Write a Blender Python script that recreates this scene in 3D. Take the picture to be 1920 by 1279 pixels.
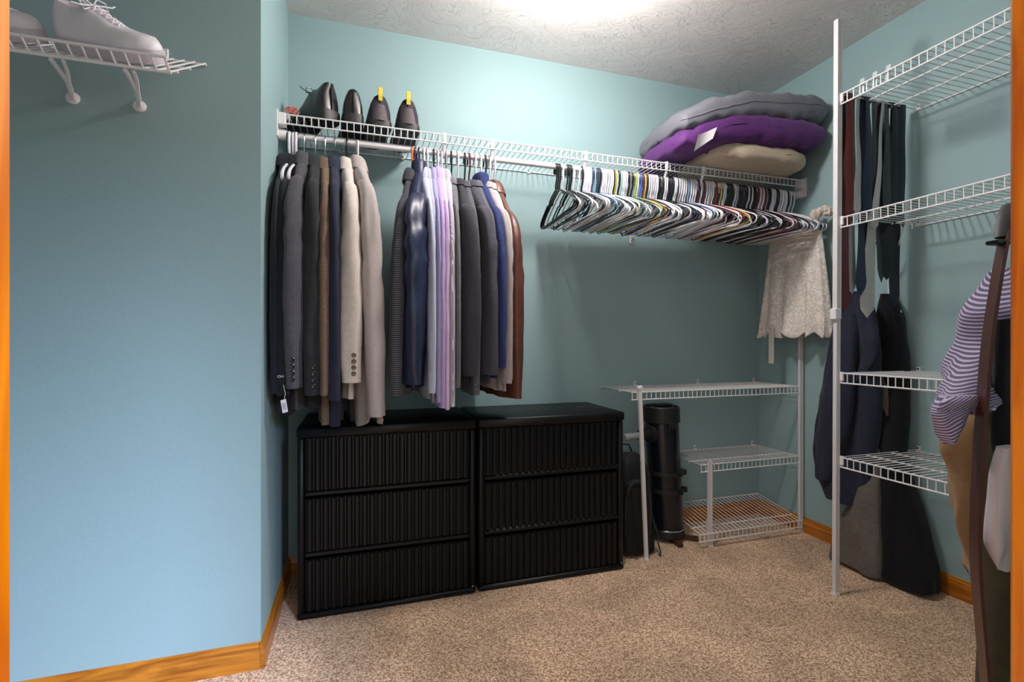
import bpy, math, random
from mathutils import Vector, noise
random.seed(7)
R = math.radians
SC = bpy.context.scene
COL = SC.collection
for o in list(bpy.data.objects):
    bpy.data.objects.remove(o, do_unlink=True)

# ------------------------------------------------------------------ camera
YAW = 17.5; CH = 1.015; FPX = 912.0
cam_d = bpy.data.cameras.new('camera'); cam = bpy.data.objects.new('camera', cam_d); COL.objects.link(cam)
cam.location = (0, 0, CH); cam.rotation_euler = (R(90), 0, R(-YAW))
cam_d.sensor_width = 36; cam_d.lens = FPX / 1920 * 36; cam_d.clip_start = 0.02
SC.camera = cam

# ------------------------------------------------------------------ world, daylight, exposure
w = bpy.data.worlds.new('world'); SC.world = w; w.use_nodes = True
w.node_tree.nodes['Background'].inputs[0].default_value = (1.0, 0.97, 0.95, 1)
w.node_tree.nodes['Background'].inputs[1].default_value = 1.2

def area(name, loc, target, sx, sy, energy, color, spread=180):
    d = bpy.data.lights.new(name, 'AREA'); d.shape = 'RECTANGLE'; d.size = sx; d.size_y = sy
    d.energy = energy; d.color = color; d.spread = R(spread)
    o = bpy.data.objects.new(name, d); COL.objects.link(o); o.location = loc
    o.rotation_euler = (Vector(target) - Vector(loc)).to_track_quat('-Z', 'Y').to_euler()
    return o
# daylight of the bedroom window behind the camera, falling through the closet door
area('bedroom_window_daylight', (1.75, -2.2, 2.35), (-0.60, 1.6, -0.35), 1.0, 0.9, 17, (0.60, 0.72, 1.0), 38)

SC.view_settings.view_transform = 'Standard'; SC.view_settings.look = 'None'
SC.view_settings.gamma = 1.0; SC.view_settings.use_curve_mapping = False
SC.view_settings.exposure = 0.42
LAMP_STRENGTH = 135.0

# ------------------------------------------------------------------ dimensions (metres, z up, y into the closet)
CEIL = 2.44; YB = 2.307; XN = -0.291; YL = 1.683; XR = 2.262; XFL = -1.6
YD0, YD1 = 0.17, 0.303; DL, DR, DH = -0.1624, 0.597, 2.06
RODY, RODZ = 2.03, 1.80

CA, SA = math.cos(R(YAW)), math.sin(R(YAW))
def ray(u, v):
    k = (u - 960) / FPX; m = (640 - v) / FPX
    return (k * CA + SA, -k * SA + CA, m)
def P(u, v, Y):
    d = ray(u, v); t = Y / d[1]
    return Vector((d[0] * t, Y, CH + d[2] * t))
def PX(u, v, X):
    d = ray(u, v); t = X / d[0]
    return Vector((X, d[1] * t, CH + d[2] * t))
def xu(u, Y):
    return P(u, 640, Y).x

# ------------------------------------------------------------------ materials
def lin(c):
    c = c / 255.0
    return c / 12.92 if c <= 0.04045 else ((c + 0.055) / 1.055) ** 2.4
def rgb(h):
    return (lin(int(h[0:2], 16)), lin(int(h[2:4], 16)), lin(int(h[4:6], 16)), 1)
MATS = {}
def mat(name, col, rough=0.6, metal=0.0, var=0.0, vscale=20, bump=0.0, bscale=200, spec=0.5, sheen=0.0, stripes=None, vstretch=(1, 1, 1), coat=0.0, col2=None):
    if name in MATS: return MATS[name]
    m = bpy.data.materials.new(name); m.use_nodes = True; nt = m.node_tree; N = nt.nodes; L = nt.links
    b = N['Principled BSDF']
    c = rgb(col) if isinstance(col, str) else (*col, 1)
    b.inputs['Base Color'].default_value = c
    b.inputs['Roughness'].default_value = rough; b.inputs['Metallic'].default_value = metal
    b.inputs['Specular IOR Level'].default_value = spec
    b.inputs['Sheen Weight'].default_value = sheen; b.inputs['Coat Weight'].default_value = coat
    tc = N.new('ShaderNodeTexCoord')
    src = None
    if var or col2:
        mp = N.new('ShaderNodeMapping'); mp.inputs['Scale'].default_value = vstretch
        L.new(tc.outputs['Object'], mp.inputs[0])
        nz = N.new('ShaderNodeTexNoise'); nz.inputs['Scale'].default_value = vscale; nz.inputs['Detail'].default_value = 5
        L.new(mp.outputs[0], nz.inputs['Vector'])
        rp = N.new('ShaderNodeValToRGB')
        rp.color_ramp.elements[0].position = 0.35; rp.color_ramp.elements[1].position = 0.65
        if col2:
            c2 = rgb(col2); rp.color_ramp.elements[0].color = c; rp.color_ramp.elements[1].color = c2
        else:
            rp.color_ramp.elements[0].color = tuple(x * (1 - var) for x in c[:3]) + (1,)
            rp.color_ramp.elements[1].color = tuple(min(1, x * (1 + var)) for x in c[:3]) + (1,)
        L.new(nz.outputs['Fac'], rp.inputs[0]); src = rp.outputs[0]
    if stripes:
        ax, freq, scol, width = stripes
        wv = N.new('ShaderNodeTexWave'); wv.wave_type = 'BANDS'; wv.bands_direction = ax if isinstance(ax, str) else 'Z'
        wv.inputs['Scale'].default_value = freq; wv.inputs['Distortion'].default_value = 0.0; wv.inputs['Detail'].default_value = 1
        wv.inputs['Detail Scale'].default_value = 0.1
        if isinstance(ax, tuple):
            wv.bands_direction = 'DIAGONAL'; L.new(tc.outputs['UV'], wv.inputs['Vector'])
        else: L.new(tc.outputs['Object'], wv.inputs['Vector'])
        r2 = N.new('ShaderNodeValToRGB'); r2.color_ramp.elements[0].position = 1 - width - 0.04; r2.color_ramp.elements[1].position = 1 - width + 0.04
        L.new(wv.outputs['Fac'], r2.inputs[0])
        mx = N.new('ShaderNodeMix'); mx.data_type = 'RGBA'
        L.new(r2.outputs[0], mx.inputs[0])
        if src: L.new(src, mx.inputs[6])
        else: mx.inputs[6].default_value = c
        mx.inputs[7].default_value = rgb(scol); src = mx.outputs[2]
    if src: L.new(src, b.inputs['Base Color'])
    if bump:
        n2 = N.new('ShaderNodeTexNoise'); n2.inputs['Scale'].default_value = bscale; n2.inputs['Detail'].default_value = 4
        L.new(tc.outputs['Object'], n2.inputs['Vector'])
        bp = N.new('ShaderNodeBump'); bp.inputs['Strength'].default_value = bump; bp.inputs['Distance'].default_value = 0.003
        L.new(n2.outputs['Fac'], bp.inputs['Height']); L.new(bp.outputs[0], b.inputs['Normal'])
    MATS[name] = m
    return m

def wood_mat(name, c1, c2, axis):
    m = bpy.data.materials.new(name); m.use_nodes = True; nt = m.node_tree; N = nt.nodes; L = nt.links
    b = N['Principled BSDF']; b.inputs['Roughness'].default_value = 0.32; b.inputs['Coat Weight'].default_value = 0.3; b.inputs['Coat Roughness'].default_value = 0.25
    tc = N.new('ShaderNodeTexCoord'); mp = N.new('ShaderNodeMapping')
    sc = {'X': (1.2, 14, 14), 'Y': (14, 1.2, 14), 'Z': (14, 14, 1.2)}[axis]
    mp.inputs['Scale'].default_value = sc; L.new(tc.outputs['Object'], mp.inputs[0])
    nz = N.new('ShaderNodeTexNoise'); nz.inputs['Scale'].default_value = 3; nz.inputs['Detail'].default_value = 8; nz.inputs['Distortion'].default_value = 1.2
    L.new(mp.outputs[0], nz.inputs['Vector'])
    rp = N.new('ShaderNodeValToRGB'); rp.color_ramp.elements[0].position = 0.36; rp.color_ramp.elements[1].position = 0.6
    rp.color_ramp.elements[0].color = rgb(c1); rp.color_ramp.elements[1].color = rgb(c2)
    L.new(nz.outputs['Fac'], rp.inputs[0]); L.new(rp.outputs[0], b.inputs['Base Color'])
    MATS[name] = m
    return m

def carpet_mat():
    m = bpy.data.materials.new('carpet'); m.use_nodes = True; nt = m.node_tree; N = nt.nodes; L = nt.links
    b = N['Principled BSDF']; b.inputs['Roughness'].default_value = 0.95; b.inputs['Specular IOR Level'].default_value = 0.15; b.inputs['Sheen Weight'].default_value = 0.15
    tc = N.new('ShaderNodeTexCoord')
    n1 = N.new('ShaderNodeTexNoise'); n1.inputs['Scale'].default_value = 130; n1.inputs['Detail'].default_value = 4; n1.inputs['Roughness'].default_value = 0.7
    n2 = N.new('ShaderNodeTexNoise'); n2.inputs['Scale'].default_value = 3.2; n2.inputs['Detail'].default_value = 3; n2.inputs['Distortion'].default_value = 0.8
    for n in (n1, n2): L.new(tc.outputs['Object'], n.inputs['Vector'])
    rp = N.new('ShaderNodeValToRGB'); e = rp.color_ramp.elements
    e[0].position = 0.30; e[0].color = rgb('967458'); e[1].position = 0.70; e[1].color = rgb('fbdfc2')
    x = e.new(0.5); x.color = rgb('d4ae8f')
    vo = N.new('ShaderNodeTexVoronoi'); vo.inputs['Scale'].default_value = 230; L.new(tc.outputs['Object'], vo.inputs['Vector'])
    sx = N.new('ShaderNodeSeparateColor'); L.new(vo.outputs['Color'], sx.inputs[0])
    m1 = N.new('ShaderNodeMath'); m1.operation = 'MULTIPLY_ADD'; m1.inputs[1].default_value = 0.42; m1.inputs[2].default_value = -0.21; L.new(sx.outputs[0], m1.inputs[0])
    m2 = N.new('ShaderNodeMath'); m2.operation = 'ADD'; L.new(m1.outputs[0], m2.inputs[0]); L.new(n1.outputs['Fac'], m2.inputs[1])
    L.new(m2.outputs[0], rp.inputs[0])
    r2 = N.new('ShaderNodeValToRGB'); r2.color_ramp.elements[0].position = 0.4; r2.color_ramp.elements[1].position = 0.62
    r2.color_ramp.elements[0].color = (0.84, 0.83, 0.82, 1); r2.color_ramp.elements[1].color = (1.12, 1.1, 1.08, 1)
    L.new(n2.outputs['Fac'], r2.inputs[0])
    mx = N.new('ShaderNodeMix'); mx.data_type = 'RGBA'; mx.blend_type = 'MULTIPLY'; mx.inputs[0].default_value = 1
    L.new(rp.outputs[0], mx.inputs[6]); L.new(r2.outputs[0], mx.inputs[7]); L.new(mx.outputs[2], b.inputs['Base Color'])
    bp = N.new('ShaderNodeBump'); bp.inputs['Strength'].default_value = 0.7; bp.inputs['Distance'].default_value = 0.005
    L.new(m2.outputs[0], bp.inputs['Height']); L.new(bp.outputs[0], b.inputs['Normal'])
    return m

def ceiling_mat():
    m = bpy.data.materials.new('ceiling_stomp_texture'); m.use_nodes = True; nt = m.node_tree; N = nt.nodes; L = nt.links
    b = N['Principled BSDF']; b.inputs['Base Color'].default_value = rgb('eee8e6'); b.inputs['Roughness'].default_value = 0.55
    tc = N.new('ShaderNodeTexCoord')
    w0 = N.new('ShaderNodeTexNoise'); w0.inputs['Scale'].default_value = 3.0; w0.inputs['Detail'].default_value = 2
    L.new(tc.outputs['Object'], w0.inputs['Vector'])
    vr = N.new('ShaderNodeVectorRotate'); vr.rotation_type = 'Z_AXIS'
    mu = N.new('ShaderNodeMath'); mu.operation = 'MULTIPLY'; mu.inputs[1].default_value = 9.0
    L.new(w0.outputs['Fac'], mu.inputs[0]); L.new(mu.outputs[0], vr.inputs['Angle']); L.new(tc.outputs['Object'], vr.inputs['Vector'])
    mp = N.new('ShaderNodeMapping'); mp.inputs['Scale'].default_value = (20, 62, 1); L.new(vr.outputs[0], mp.inputs[0])
    n1 = N.new('ShaderNodeTexNoise'); n1.inputs['Scale'].default_value = 1.0; n1.inputs['Detail'].default_value = 2; n1.inputs['Distortion'].default_value = 0.8
    L.new(mp.outputs[0], n1.inputs['Vector'])
    rp = N.new('ShaderNodeValToRGB'); rp.color_ramp.elements[0].position = 0.60; rp.color_ramp.elements[1].position = 0.70
    L.new(n1.outputs['Fac'], rp.inputs[0])
    bp = N.new('ShaderNodeBump'); bp.inputs['Strength'].default_value = 0.7; bp.inputs['Distance'].default_value = 0.009
    L.new(rp.outputs[0], bp.inputs['Height']); L.new(bp.outputs[0], b.inputs['Normal'])
    return m

M_WALL = mat('teal_wall_paint', '95b0b3', 0.62, spec=0.3, var=0.02, vscale=2, bump=0.12, bscale=90)
M_CEIL = ceiling_mat(); M_CARPET = carpet_mat()
M_WX = wood_mat('oak_trim_x', '96520f', 'c67c22', 'X'); M_WY = wood_mat('oak_trim_y', '96520f', 'c67c22', 'Y'); M_WZ = wood_mat('oak_jamb_z', 'b25400', 'd67a06', 'Z')
M_WIRE = mat('white_vinyl_wire', 'e9e6e8', 0.35)
M_WHITE = mat('white_plastic', 'ece8ec', 0.35)
M_POLE = mat('white_steel_pole', 'dcd6d8', 0.4)
M_BLKMETAL = mat('black_lacquer', '07080b', 0.42, var=0.1, vscale=4, spec=0.3)
M_BLK = mat('black_plastic', '101214', 0.3)
M_CHROME = mat('chrome', 'c8ccd0', 0.18, metal=1.0)
M_DARK = mat('dark_void', '050505', 0.9)

# ------------------------------------------------------------------ mesh builder
class MB:
    def __init__(s): s.v = []; s.f = []
    def box(s, x0, y0, z0, x1, y1, z1, bev=0.0):
        if bev <= 0:
            b = len(s.v)
            s.v += [(x0, y0, z0), (x1, y0, z0), (x1, y1, z0), (x0, y1, z0), (x0, y0, z1), (x1, y0, z1), (x1, y1, z1), (x0, y1, z1)]
            s.f += [tuple(b + i for i in q) for q in ((0, 3, 2, 1), (4, 5, 6, 7), (0, 1, 5, 4), (1, 2, 6, 5), (2, 3, 7, 6), (3, 0, 4, 7))]
            return s
        e = bev; rings = []
        for z, i in ((z0, e), (z0 + e, 0), (z1 - e, 0), (z1, e)):
            a, c, d, g = x0 + i, x1 - i, y0 + i, y1 - i
            rings.append([(a + e, d, z), (c - e, d, z), (c, d + e, z), (c, g - e, z), (c - e, g, z), (a + e, g, z), (a, g - e, z), (a, d + e, z)])
        s.loft(rings, caps=True)
        return s
    def loft(s, rings, caps=True, closed=True):
        b = len(s.v); n = len(rings[0])
        for r in rings: s.v += [tuple(p) for p in r]
        for i in range(len(rings) - 1):
            for j in range(n if closed else n - 1):
                k = (j + 1) % n
                s.f.append((b + i * n + j, b + i * n + k, b + (i + 1) * n + k, b + (i + 1) * n + j))
        if caps and closed:
            s.f.append(tuple(b + j for j in range(n))[::-1])
            s.f.append(tuple(b + (len(rings) - 1) * n + j for j in range(n)))
        return s
    def tube(s, pts, r, n=6, caps=True, flat=1.0):
        pts = [Vector(p) for p in pts]; rings = []; prev = None
        rr = r if isinstance(r, (list, tuple)) else [r] * len(pts)
        for i, p in enumerate(pts):
            t = (pts[min(i + 1, len(pts) - 1)] - pts[max(i - 1, 0)]).normalized()
            if prev is None:
                a = Vector((0, 0, 1)) if abs(t.z) < 0.9 else Vector((1, 0, 0))
                nx = t.cross(a).normalized()
            else:
                nx = (prev - t * prev.dot(t)).normalized()
            prev = nx; ny = t.cross(nx)
            rings.append([p + nx * (rr[i] * math.cos(2 * math.pi * j / n)) + ny * (rr[i] * flat * math.sin(2 * math.pi * j / n)) for j in range(n)])
        return s.loft(rings, caps)
    def cyl(s, p0, p1, r, n=16): return s.tube([p0, p1], r, n)
    def lathe(s, prof, c, n=24, axis='Z'):
        rings = []
        for r, h in prof:
            ring = []
            for j in range(n):
                a = 2 * math.pi * j / n; x, y = r * math.cos(a), r * math.sin(a)
                ring.append({'Z': (c[0] + x, c[1] + y, c[2] + h), 'Y': (c[0] + x, c[1] + h, c[2] + y), 'X': (c[0] + h, c[1] + x, c[2] + y)}[axis])
            rings.append(ring)
        return s.loft(rings, True)
    def grid(s, f, nu, nv):
        b = len(s.v)
        for i in range(nu + 1):
            for j in range(nv + 1): s.v.append(tuple(f(i / nu, j / nv)))
        for i in range(nu):
            for j in range(nv):
                a = b + i * (nv + 1) + j
                s.f.append((a, a + 1, a + nv + 2, a + nv + 1))
        return s
    def mesh(s, name, m, smooth=True, off=(0, 0, 0)):
        me = bpy.data.meshes.new(name)
        me.from_pydata([(x - off[0], y - off[1], z - off[2]) for x, y, z in s.v], [], s.f)
        if smooth:
            me.polygons.foreach_set('use_smooth', [True] * len(me.polygons))
        me.materials.append(m)
        return me
    def build(s, name, m, parent=None, smooth=True, world=True, angle=None):
        """world=True: coordinates are world coordinates and get shifted to the parent's base"""
        off = (0, 0, 0)
        if parent is not None and world:
            p = parent
            while p is not None:
                off = tuple(a + b for a, b in zip(off, p.location)); p = p.parent
        me = s.mesh(name, m, smooth, off)
        import bmesh
        bm = bmesh.new(); bm.from_mesh(me); bmesh.ops.recalc_face_normals(bm, faces=bm.faces)
        if smooth:
            lim = R(angle or 40)
            for e in bm.edges:
                if len(e.link_faces) == 2 and e.calc_face_angle(0) > lim: e.smooth = False
        bm.to_mesh(me); bm.free()
        o = bpy.data.objects.new(name, me); COL.objects.link(o)
        if parent is not None: o.parent = parent
        return o

def tag(o, label=None, cat=None, group=None, kind=None):
    if label: o['label'] = label
    if cat: o['category'] = cat
    if group: o['group'] = group
    if kind: o['kind'] = kind
    return o
def thing(name, label, cat, loc=(0, 0, 0), rz=0.0, group=None):
    o = bpy.data.objects.new(name, None); COL.objects.link(o); o.location = loc; o.rotation_euler = (0, 0, rz)
    o.empty_display_size = 0.05
    return tag(o, label, cat, group)
def struct(name, mb, m, smooth=False, parent=None):
    o = mb.build(name, m, parent, smooth)
    if parent is None: o['kind'] = 'structure'
    return o
def link_copy(src, name, parent, loc=(0, 0, 0), m=None):
    o = bpy.data.objects.new(name, src.data); COL.objects.link(o); o.parent = parent; o.location = loc
    return o
def catmull(pts, n):
    """resample a list of tuples smoothly to n+1 samples"""
    out = []; k = len(pts) - 1
    for i in range(n + 1):
        x = i / n * k; a = min(int(x), k - 1); t = x - a
        p0, p1, p2, p3 = pts[max(a - 1, 0)], pts[a], pts[a + 1], pts[min(a + 2, k)]
        out.append(tuple(0.5 * ((2 * q1) + (-q0 + q2) * t + (2 * q0 - 5 * q1 + 4 * q2 - q3) * t * t + (-q0 + 3 * q1 - 3 * q2 + q3) * t ** 3) for q0, q1, q2, q3 in zip(p0, p1, p2, p3)))
    return out
def sgp(x, e): return math.copysign(abs(x) ** e, x)
def nz3(x, y, z, s=0): return noise.noise(Vector((x + s * 7.31, y - s * 3.17, z + s * 1.7)))

# ================================================================== STRUCTURE
struct('floor', MB().box(XFL, -3.2, -0.05, XR + 0.1, YB + 0.1, 0.0), M_CARPET)
struct('ceiling', MB().box(XFL - 0.1, YD0, CEIL, XR + 0.1, YB + 0.1, CEIL + 0.05), M_CEIL)
struct('wall_back', MB().box(XN - 0.1, YB, 0, XR + 0.1, YB + 0.1, CEIL), M_WALL)
struct('wall_left', MB().box(XFL - 0.1, YL, 0, XN, YB, CEIL, 0.0), M_WALL)
struct('wall_far_left', MB().box(XFL - 0.1, YD0, 0, XFL, YL, CEIL), M_WALL)
struct('wall_right', MB().box(XR, YD0, 0, XR + 0.1, YB, CEIL), M_WALL)
wf = MB(); wf.box(XFL, YD0 + 0.012, 0, DL - 0.02, YD1 - 0.014, CEIL); wf.box(DR + 0.02, YD0 + 0.012, 0, XR, YD1 - 0.014, CEIL); wf.box(DL - 0.02, YD0 + 0.012, DH + 0.02, DR + 0.02, YD1 - 0.014, CEIL)
struct('wall_front', wf, M_WALL)
struct('trim_1', MB().box(DL - 0.075, YD0, 0, DL, YD1, DH + 0.07, 0.003), M_WZ)
rj = struct('trim_2', MB().box(DR, YD0, 0, DR + 0.075, YD1, DH + 0.07, 0.003), M_WZ)
struct('trim_3', MB().box(DL, YD0, DH, DR, YD1, DH + 0.07, 0.003), M_WX)
sp = MB(); sp.box(DR - 0.0015, YD0 + 0.075, 0.765, DR + 0.001, YD0 + 0.112, 0.805)
struct('strike_plate', sp, mat('bronze_strike', '3a2010', 0.5, metal=0.6), parent=rj)

def baseboard(name, a, b, nrm, m):
    """profile extruded from a to b (xy), sticking out along nrm"""
    prof = [(0, 0), (0.014, 0), (0.014, 0.052), (0.011, 0.058), (0.0095, 0.066), (0.006, 0.071), (0.004, 0.078), (0, 0.079)]
    mb = MB(); mb.loft([[(q[0] + nrm[0] * d, q[1] + nrm[1] * d, z) for d, z in prof] for q in (a, b)])
    return struct(name, mb, m)
baseboard('baseboard_back', (XN, YB), (XR, YB), (0, -1), M_WX)
baseboard('baseboard_left', (XFL, YL), (XN + 0.0005, YL), (0, -1), M_WX)
baseboard('baseboard_niche', (XN, YL - 0.014), (XN, YB), (1, 0), M_WY)
baseboard('baseboard_right', (XR, YD1), (XR, YB), (-1, 0), M_WY)

# ================================================================== CEILING LAMP
LX, LY = 0.78, 1.52
lamp = thing('ceiling_light', 'round flush ceiling light with glowing frosted glass bowl', 'ceiling light', (LX, LY, CEIL))
MB().lathe([(0.0, 0), (0.155, 0), (0.16, -0.008), (0.155, -0.02), (0.13, -0.022), (0.0, -0.022)], (LX, LY, CEIL), 32).build('base_ring', M_WHITE, lamp)
me = bpy.data.materials.new('lit_frosted_glass'); me.use_nodes = True
nt = me.node_tree; em = nt.nodes.new('ShaderNodeEmission'); em.inputs[0].default_value = (1.0, 0.95, 0.91, 1); em.inputs[1].default_value = LAMP_STRENGTH
nt.links.new(em.outputs[0], nt.nodes['Material Output'].inputs[0])
MB().lathe([(0.0, -0.063), (0.08, -0.063), (0.09, -0.08), (0.088, -0.115), (0.075, -0.145), (0.05, -0.163), (0.02, -0.170), (0.0, -0.171)], (LX, LY, CEIL), 32).build('glass_bowl', me, lamp)
MB().lathe([(0.0, -0.170), (0.009, -0.171), (0.011, -0.178), (0.006, -0.186), (0.0, -0.188)], (LX, LY, CEIL), 16).build('finial', M_CHROME, lamp)
MB().cyl((LX, LY, CEIL - 0.02), (LX, LY, CEIL - 0.066), 0.016, 16).build('stem', M_CHROME, lamp)

# ================================================================== WIRE SHELVES
def wire_shelf(name, label, A, along, back, length, depth, lip=0.036, pitch=0.0256, mids=(0.5,), group=None, tilt=None, lipup=False, rw=0.0019, rr=0.003, lip_dir=None):
    """A: start point of the BACK rail; along: unit vector; back->front given by -back; tilt: front drop"""
    A = Vector(A); al = Vector(along); fr = -Vector(back); dn = Vector((0, 0, -1))
    frv = fr * depth + dn * (tilt or 0.0)
    lipv = (Vector(lip_dir) if lip_dir else dn * lip)
    t = thing(name, label, 'shelf', A, 0, group)
    wires = MB(); n = int(length / pitch)
    for i in range(n + 1):
        o = A + al * (0.004 + (length - 0.008) * i / n)
        f = o + frv
        wires.tube([o, o + frv * 0.5, f - frv.normalized() * 0.004, f + lipv * 0.12, f + lipv], rw, 5)
    d = wires.build('deck_wires', M_WIRE, t); d['kind'] = 'stuff'
    up = Vector((0, 0, -0.0045))
    MB().tube([A + up, A + al * length + up], rr, 7).build('back_rail', M_WIRE, t)
    for q in mids:
        MB().tube([A + frv * q + up, A + frv * q + al * length + up], rr, 7).build('middle_rail', M_WIRE, t)
    MB().tube([A + frv + up * 0.3, A + frv + al * length + up * 0.3], rr, 7).build('front_rail', M_WIRE, t)
    MB().tube([A + frv + lipv, A + frv + lipv + al * length], rr, 7).build('lip_rail', M_WIRE, t)
    return t
def wall_clip(parent, p, out, up=0.018):
    p = Vector(p); o = Vector(out); s = Vector((o.y, -o.x, 0))
    mb = MB()
    a = p - s * 0.008; b = p + s * 0.008 + o * 0.006
    mb.box(min(a.x, b.x), min(a.y, b.y), p.z - 0.008, max(a.x, b.x), max(a.y, b.y), p.z + up, 0.002)
    c = mb.build('wall_clip', M_WHITE, parent)
    k = p + o * 0.006 + Vector((0, 0, up * 0.45))
    MB().cyl(k, k + o * 0.0015, 0.0035, 10).build('screw', M_DARK, c)

# long upper shelf on the back wall with hanging rod
SZ = 1.868
up = wire_shelf('wire_shelf', 'long white wire shelf across the back wall, holding shoes and pillows', (XN + 0.012, YB - 0.004, SZ), (1, 0, 0), (0, 1, 0), XR - XN - 0.02, 0.305, 0.036, mids=(0.48,))
rod = thing('closet_rod', 'white round hanging rod under the long upper shelf', 'rod', (XN, RODY, RODZ))
MB().cyl((XN + 0.002, RODY, RODZ), (XR - 0.002, RODY, RODZ), 0.0115, 16).build('tube', M_WHITE, rod)
for x, sx in ((XN, 1), (XR, -1)):
    mb = MB(); a, b = sorted((x, x + sx * 0.0035))
    mb.box(a, RODY - 0.045, RODZ - 0.02, b, RODY + 0.03, SZ + 0.012, 0.001)
    mb.build('end_bracket', M_WHITE, up)
    mb = MB(); a, b = sorted((x + sx * 0.0035, x + sx * 0.03)); mb.box(a, RODY - 0.038, SZ - 0.042, b, RODY + 0.0, SZ + 0.004, 0.002); mb.build('shelf_cup', M_WHITE, up)
    MB().lathe([(0.0, 0), (0.02, 0), (0.02, 0.022 * sx), (0.016, 0.03 * sx), (0.0, 0.03 * sx)], (x + sx * 0.0035, RODY, RODZ), 20, 'X').build('rod_cup', M_WHITE, rod)
for u in (833, 923, 1098, 1250, 1318):
    x = xu(u, 2.0)
    mb = MB()
    mb.tube([(x, 2.012, SZ + 0.006), (x, 1.996, SZ + 0.004), (x, 1.994, SZ - 0.02), (x, 2.004, SZ - 0.045), (x, 2.014, SZ - 0.065), (x, 2.02, RODZ - 0.012), (x, RODY, RODZ - 0.016), (x, RODY + 0.012, RODZ - 0.008)], 0.0075, 8, flat=0.45)
    mb.build('rod_hook', M_WHITE, up)
for u in (640, 755, 990, 1180, 1400):
    wall_clip(up, (xu(u, YB), YB, SZ - 0.006), (0, -1, 0), 0.012)
# a lone clip on the wall below the hangers
c = thing('wall_bracket', 'small white screwed bracket on the wall below the empty hangers', 'bracket', P(1183, 452, YB))
p = P(1183, 452, YB)
MB().box(p.x - 0.009, YB - 0.005, p.z - 0.016, p.x + 0.009, YB, p.z + 0.02, 0.002).build('plate', M_WHITE, c)
MB().box(p.x - 0.008, YB - 0.016, p.z + 0.012, p.x + 0.008, YB - 0.004, p.z + 0.02, 0.002).build('tab', M_WHITE, c)
MB().cyl((p.x, YB - 0.005, p.z - 0.003), (p.x, YB - 0.0065, p.z - 0.003), 0.0035, 10).build('screw', M_DARK, c)

# low shelves in the right-back corner
G_LOW = 'low wire shelves in the back right corner'
s1 = wire_shelf('wire_shelf', 'longest white wire shelf of the low corner set, above the telescope', (1.218, YB - 0.004, 0.775), (1, 0, 0), (0, 1, 0), XR - 1.218 - 0.03, 0.30, 0.036, mids=(0.62,), group=G_LOW)
for u in (1190, 1308, 1413): wall_clip(s1, (xu(u, YB), YB, 0.778), (0, -1, 0), 0.02)
s2 = wire_shelf('wire_shelf', 'short white wire shelf at knee height in the back corner', (1.605, YB - 0.004, 0.405), (1, 0, 0), (0, 1, 0), XR - 1.605 - 0.03, 0.30, 0.036, mids=(0.7,), group=G_LOW)
for u in (1303, 1410): wall_clip(s2, (xu(u, YB), YB, 0.408), (0, -1, 0), 0.02)
s3 = wire_shelf('wire_shelf', 'tilted white wire shelf lying just above the carpet in the corner', (1.585, YB - 0.02, 0.125), (1, 0, 0), (0, 1, 0), XR - 1.585 - 0.03, 0.30, 0.036, mids=(0.78,), group=G_LOW, tilt=0.055)

def pole(name, label, p0, p1, wx=0.018, wy=0.012, group=None):
    p0, p1 = Vector(p0), Vector(p1); t = thing(name, label, 'pole', p0, 0, group)
    prof = [(-wx, -wy), (-wx * 0.35, -wy), (-wx * 0.3, -wy * 0.55), (wx * 0.3, -wy * 0.55), (wx * 0.35, -wy), (wx, -wy), (wx, wy), (-wx, wy)]
    mb = MB(); mb.loft([[(q.x + a / 2, q.y + b / 2, q.z) for a, b in prof] for q in (p0, p1)])
    mb.build('shaft', M_POLE, t, smooth=False)
    mb = MB(); mb.box(p0.x - wx * 0.6, p0.y - wy * 0.65, 0.0, p0.x + wx * 0.6, p0.y + wy * 0.65, 0.012, 0.001); mb.build('foot', M_WHITE, t)
    return t
G_POLE = 'white support poles of the low corner shelves'
q1 = pole('support_pole', 'leaning white support pole in front of the black backpack', (1.268, 1.957, 0), (1.25, 1.985, 0.80), 0.017, 0.012, G_POLE)
MB().box(1.25 - 0.012, 1.985 - 0.009, 0.79, 1.25 + 0.012, 1.985 + 0.009, 0.806, 0.002).build('cap', M_WHITE, q1)
for z in (0.45, 0.05):
    k = Vector((1.268, 1.957, 0)).lerp(Vector((1.25, 1.985, 0.8)), z / 0.8)
    MB().cyl(k + Vector((-0.009, 0, 0)), k + Vector((-0.014, 0, 0)), 0.004, 8).build('screw', M_CHROME, q1)
q2 = pole('support_pole', 'short white support pole at the end of the knee-high shelf', (1.655, 1.998, 0), (1.655, 1.998, 0.42), 0.021, 0.014, G_POLE)
q3 = pole('support_pole', 'tall white support pole against the right wall below the lace skirt', (2.236, 2.0, 0), (2.236, 2.0, 1.30), 0.021, 0.014, G_POLE)

# right wall shelves with a tall pole
XS = 1.832; YS = 1.457
G_RW = 'wire shelves on the right wall'
D_R = XR - 0.004 - XS
rs = []
for z, lab, rr_ in ((1.998, 'topmost white wire shelf on the right wall, with neckties over its end', (0.33, 0.66)),
                    (1.507, 'second white wire shelf from the top on the right wall', (0.33, 0.66)),
                    (0.888, 'third white wire shelf on the right wall, beside the striped shirt', (0.33, 0.66)),
                    (0.553, 'lowest white wire shelf on the right wall, above the dark trousers', (0.33, 0.66))):
    s = wire_shelf('wire_shelf', lab, (XR - 0.004, YS, z), (0, -1, 0), (1, 0, 0), YS - 0.42, D_R, 0.04, 0.0256, mids=rr_, group=G_RW, rw=0.002, rr=0.0031)
    wall_clip(s, (XR, YS - 0.012, z + 0.002), (-1, 0, 0), 0.016)
    wall_clip(s, (XR, YS - 0.5, z + 0.002), (-1, 0, 0), 0.016)
    rs.append(s)
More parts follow.
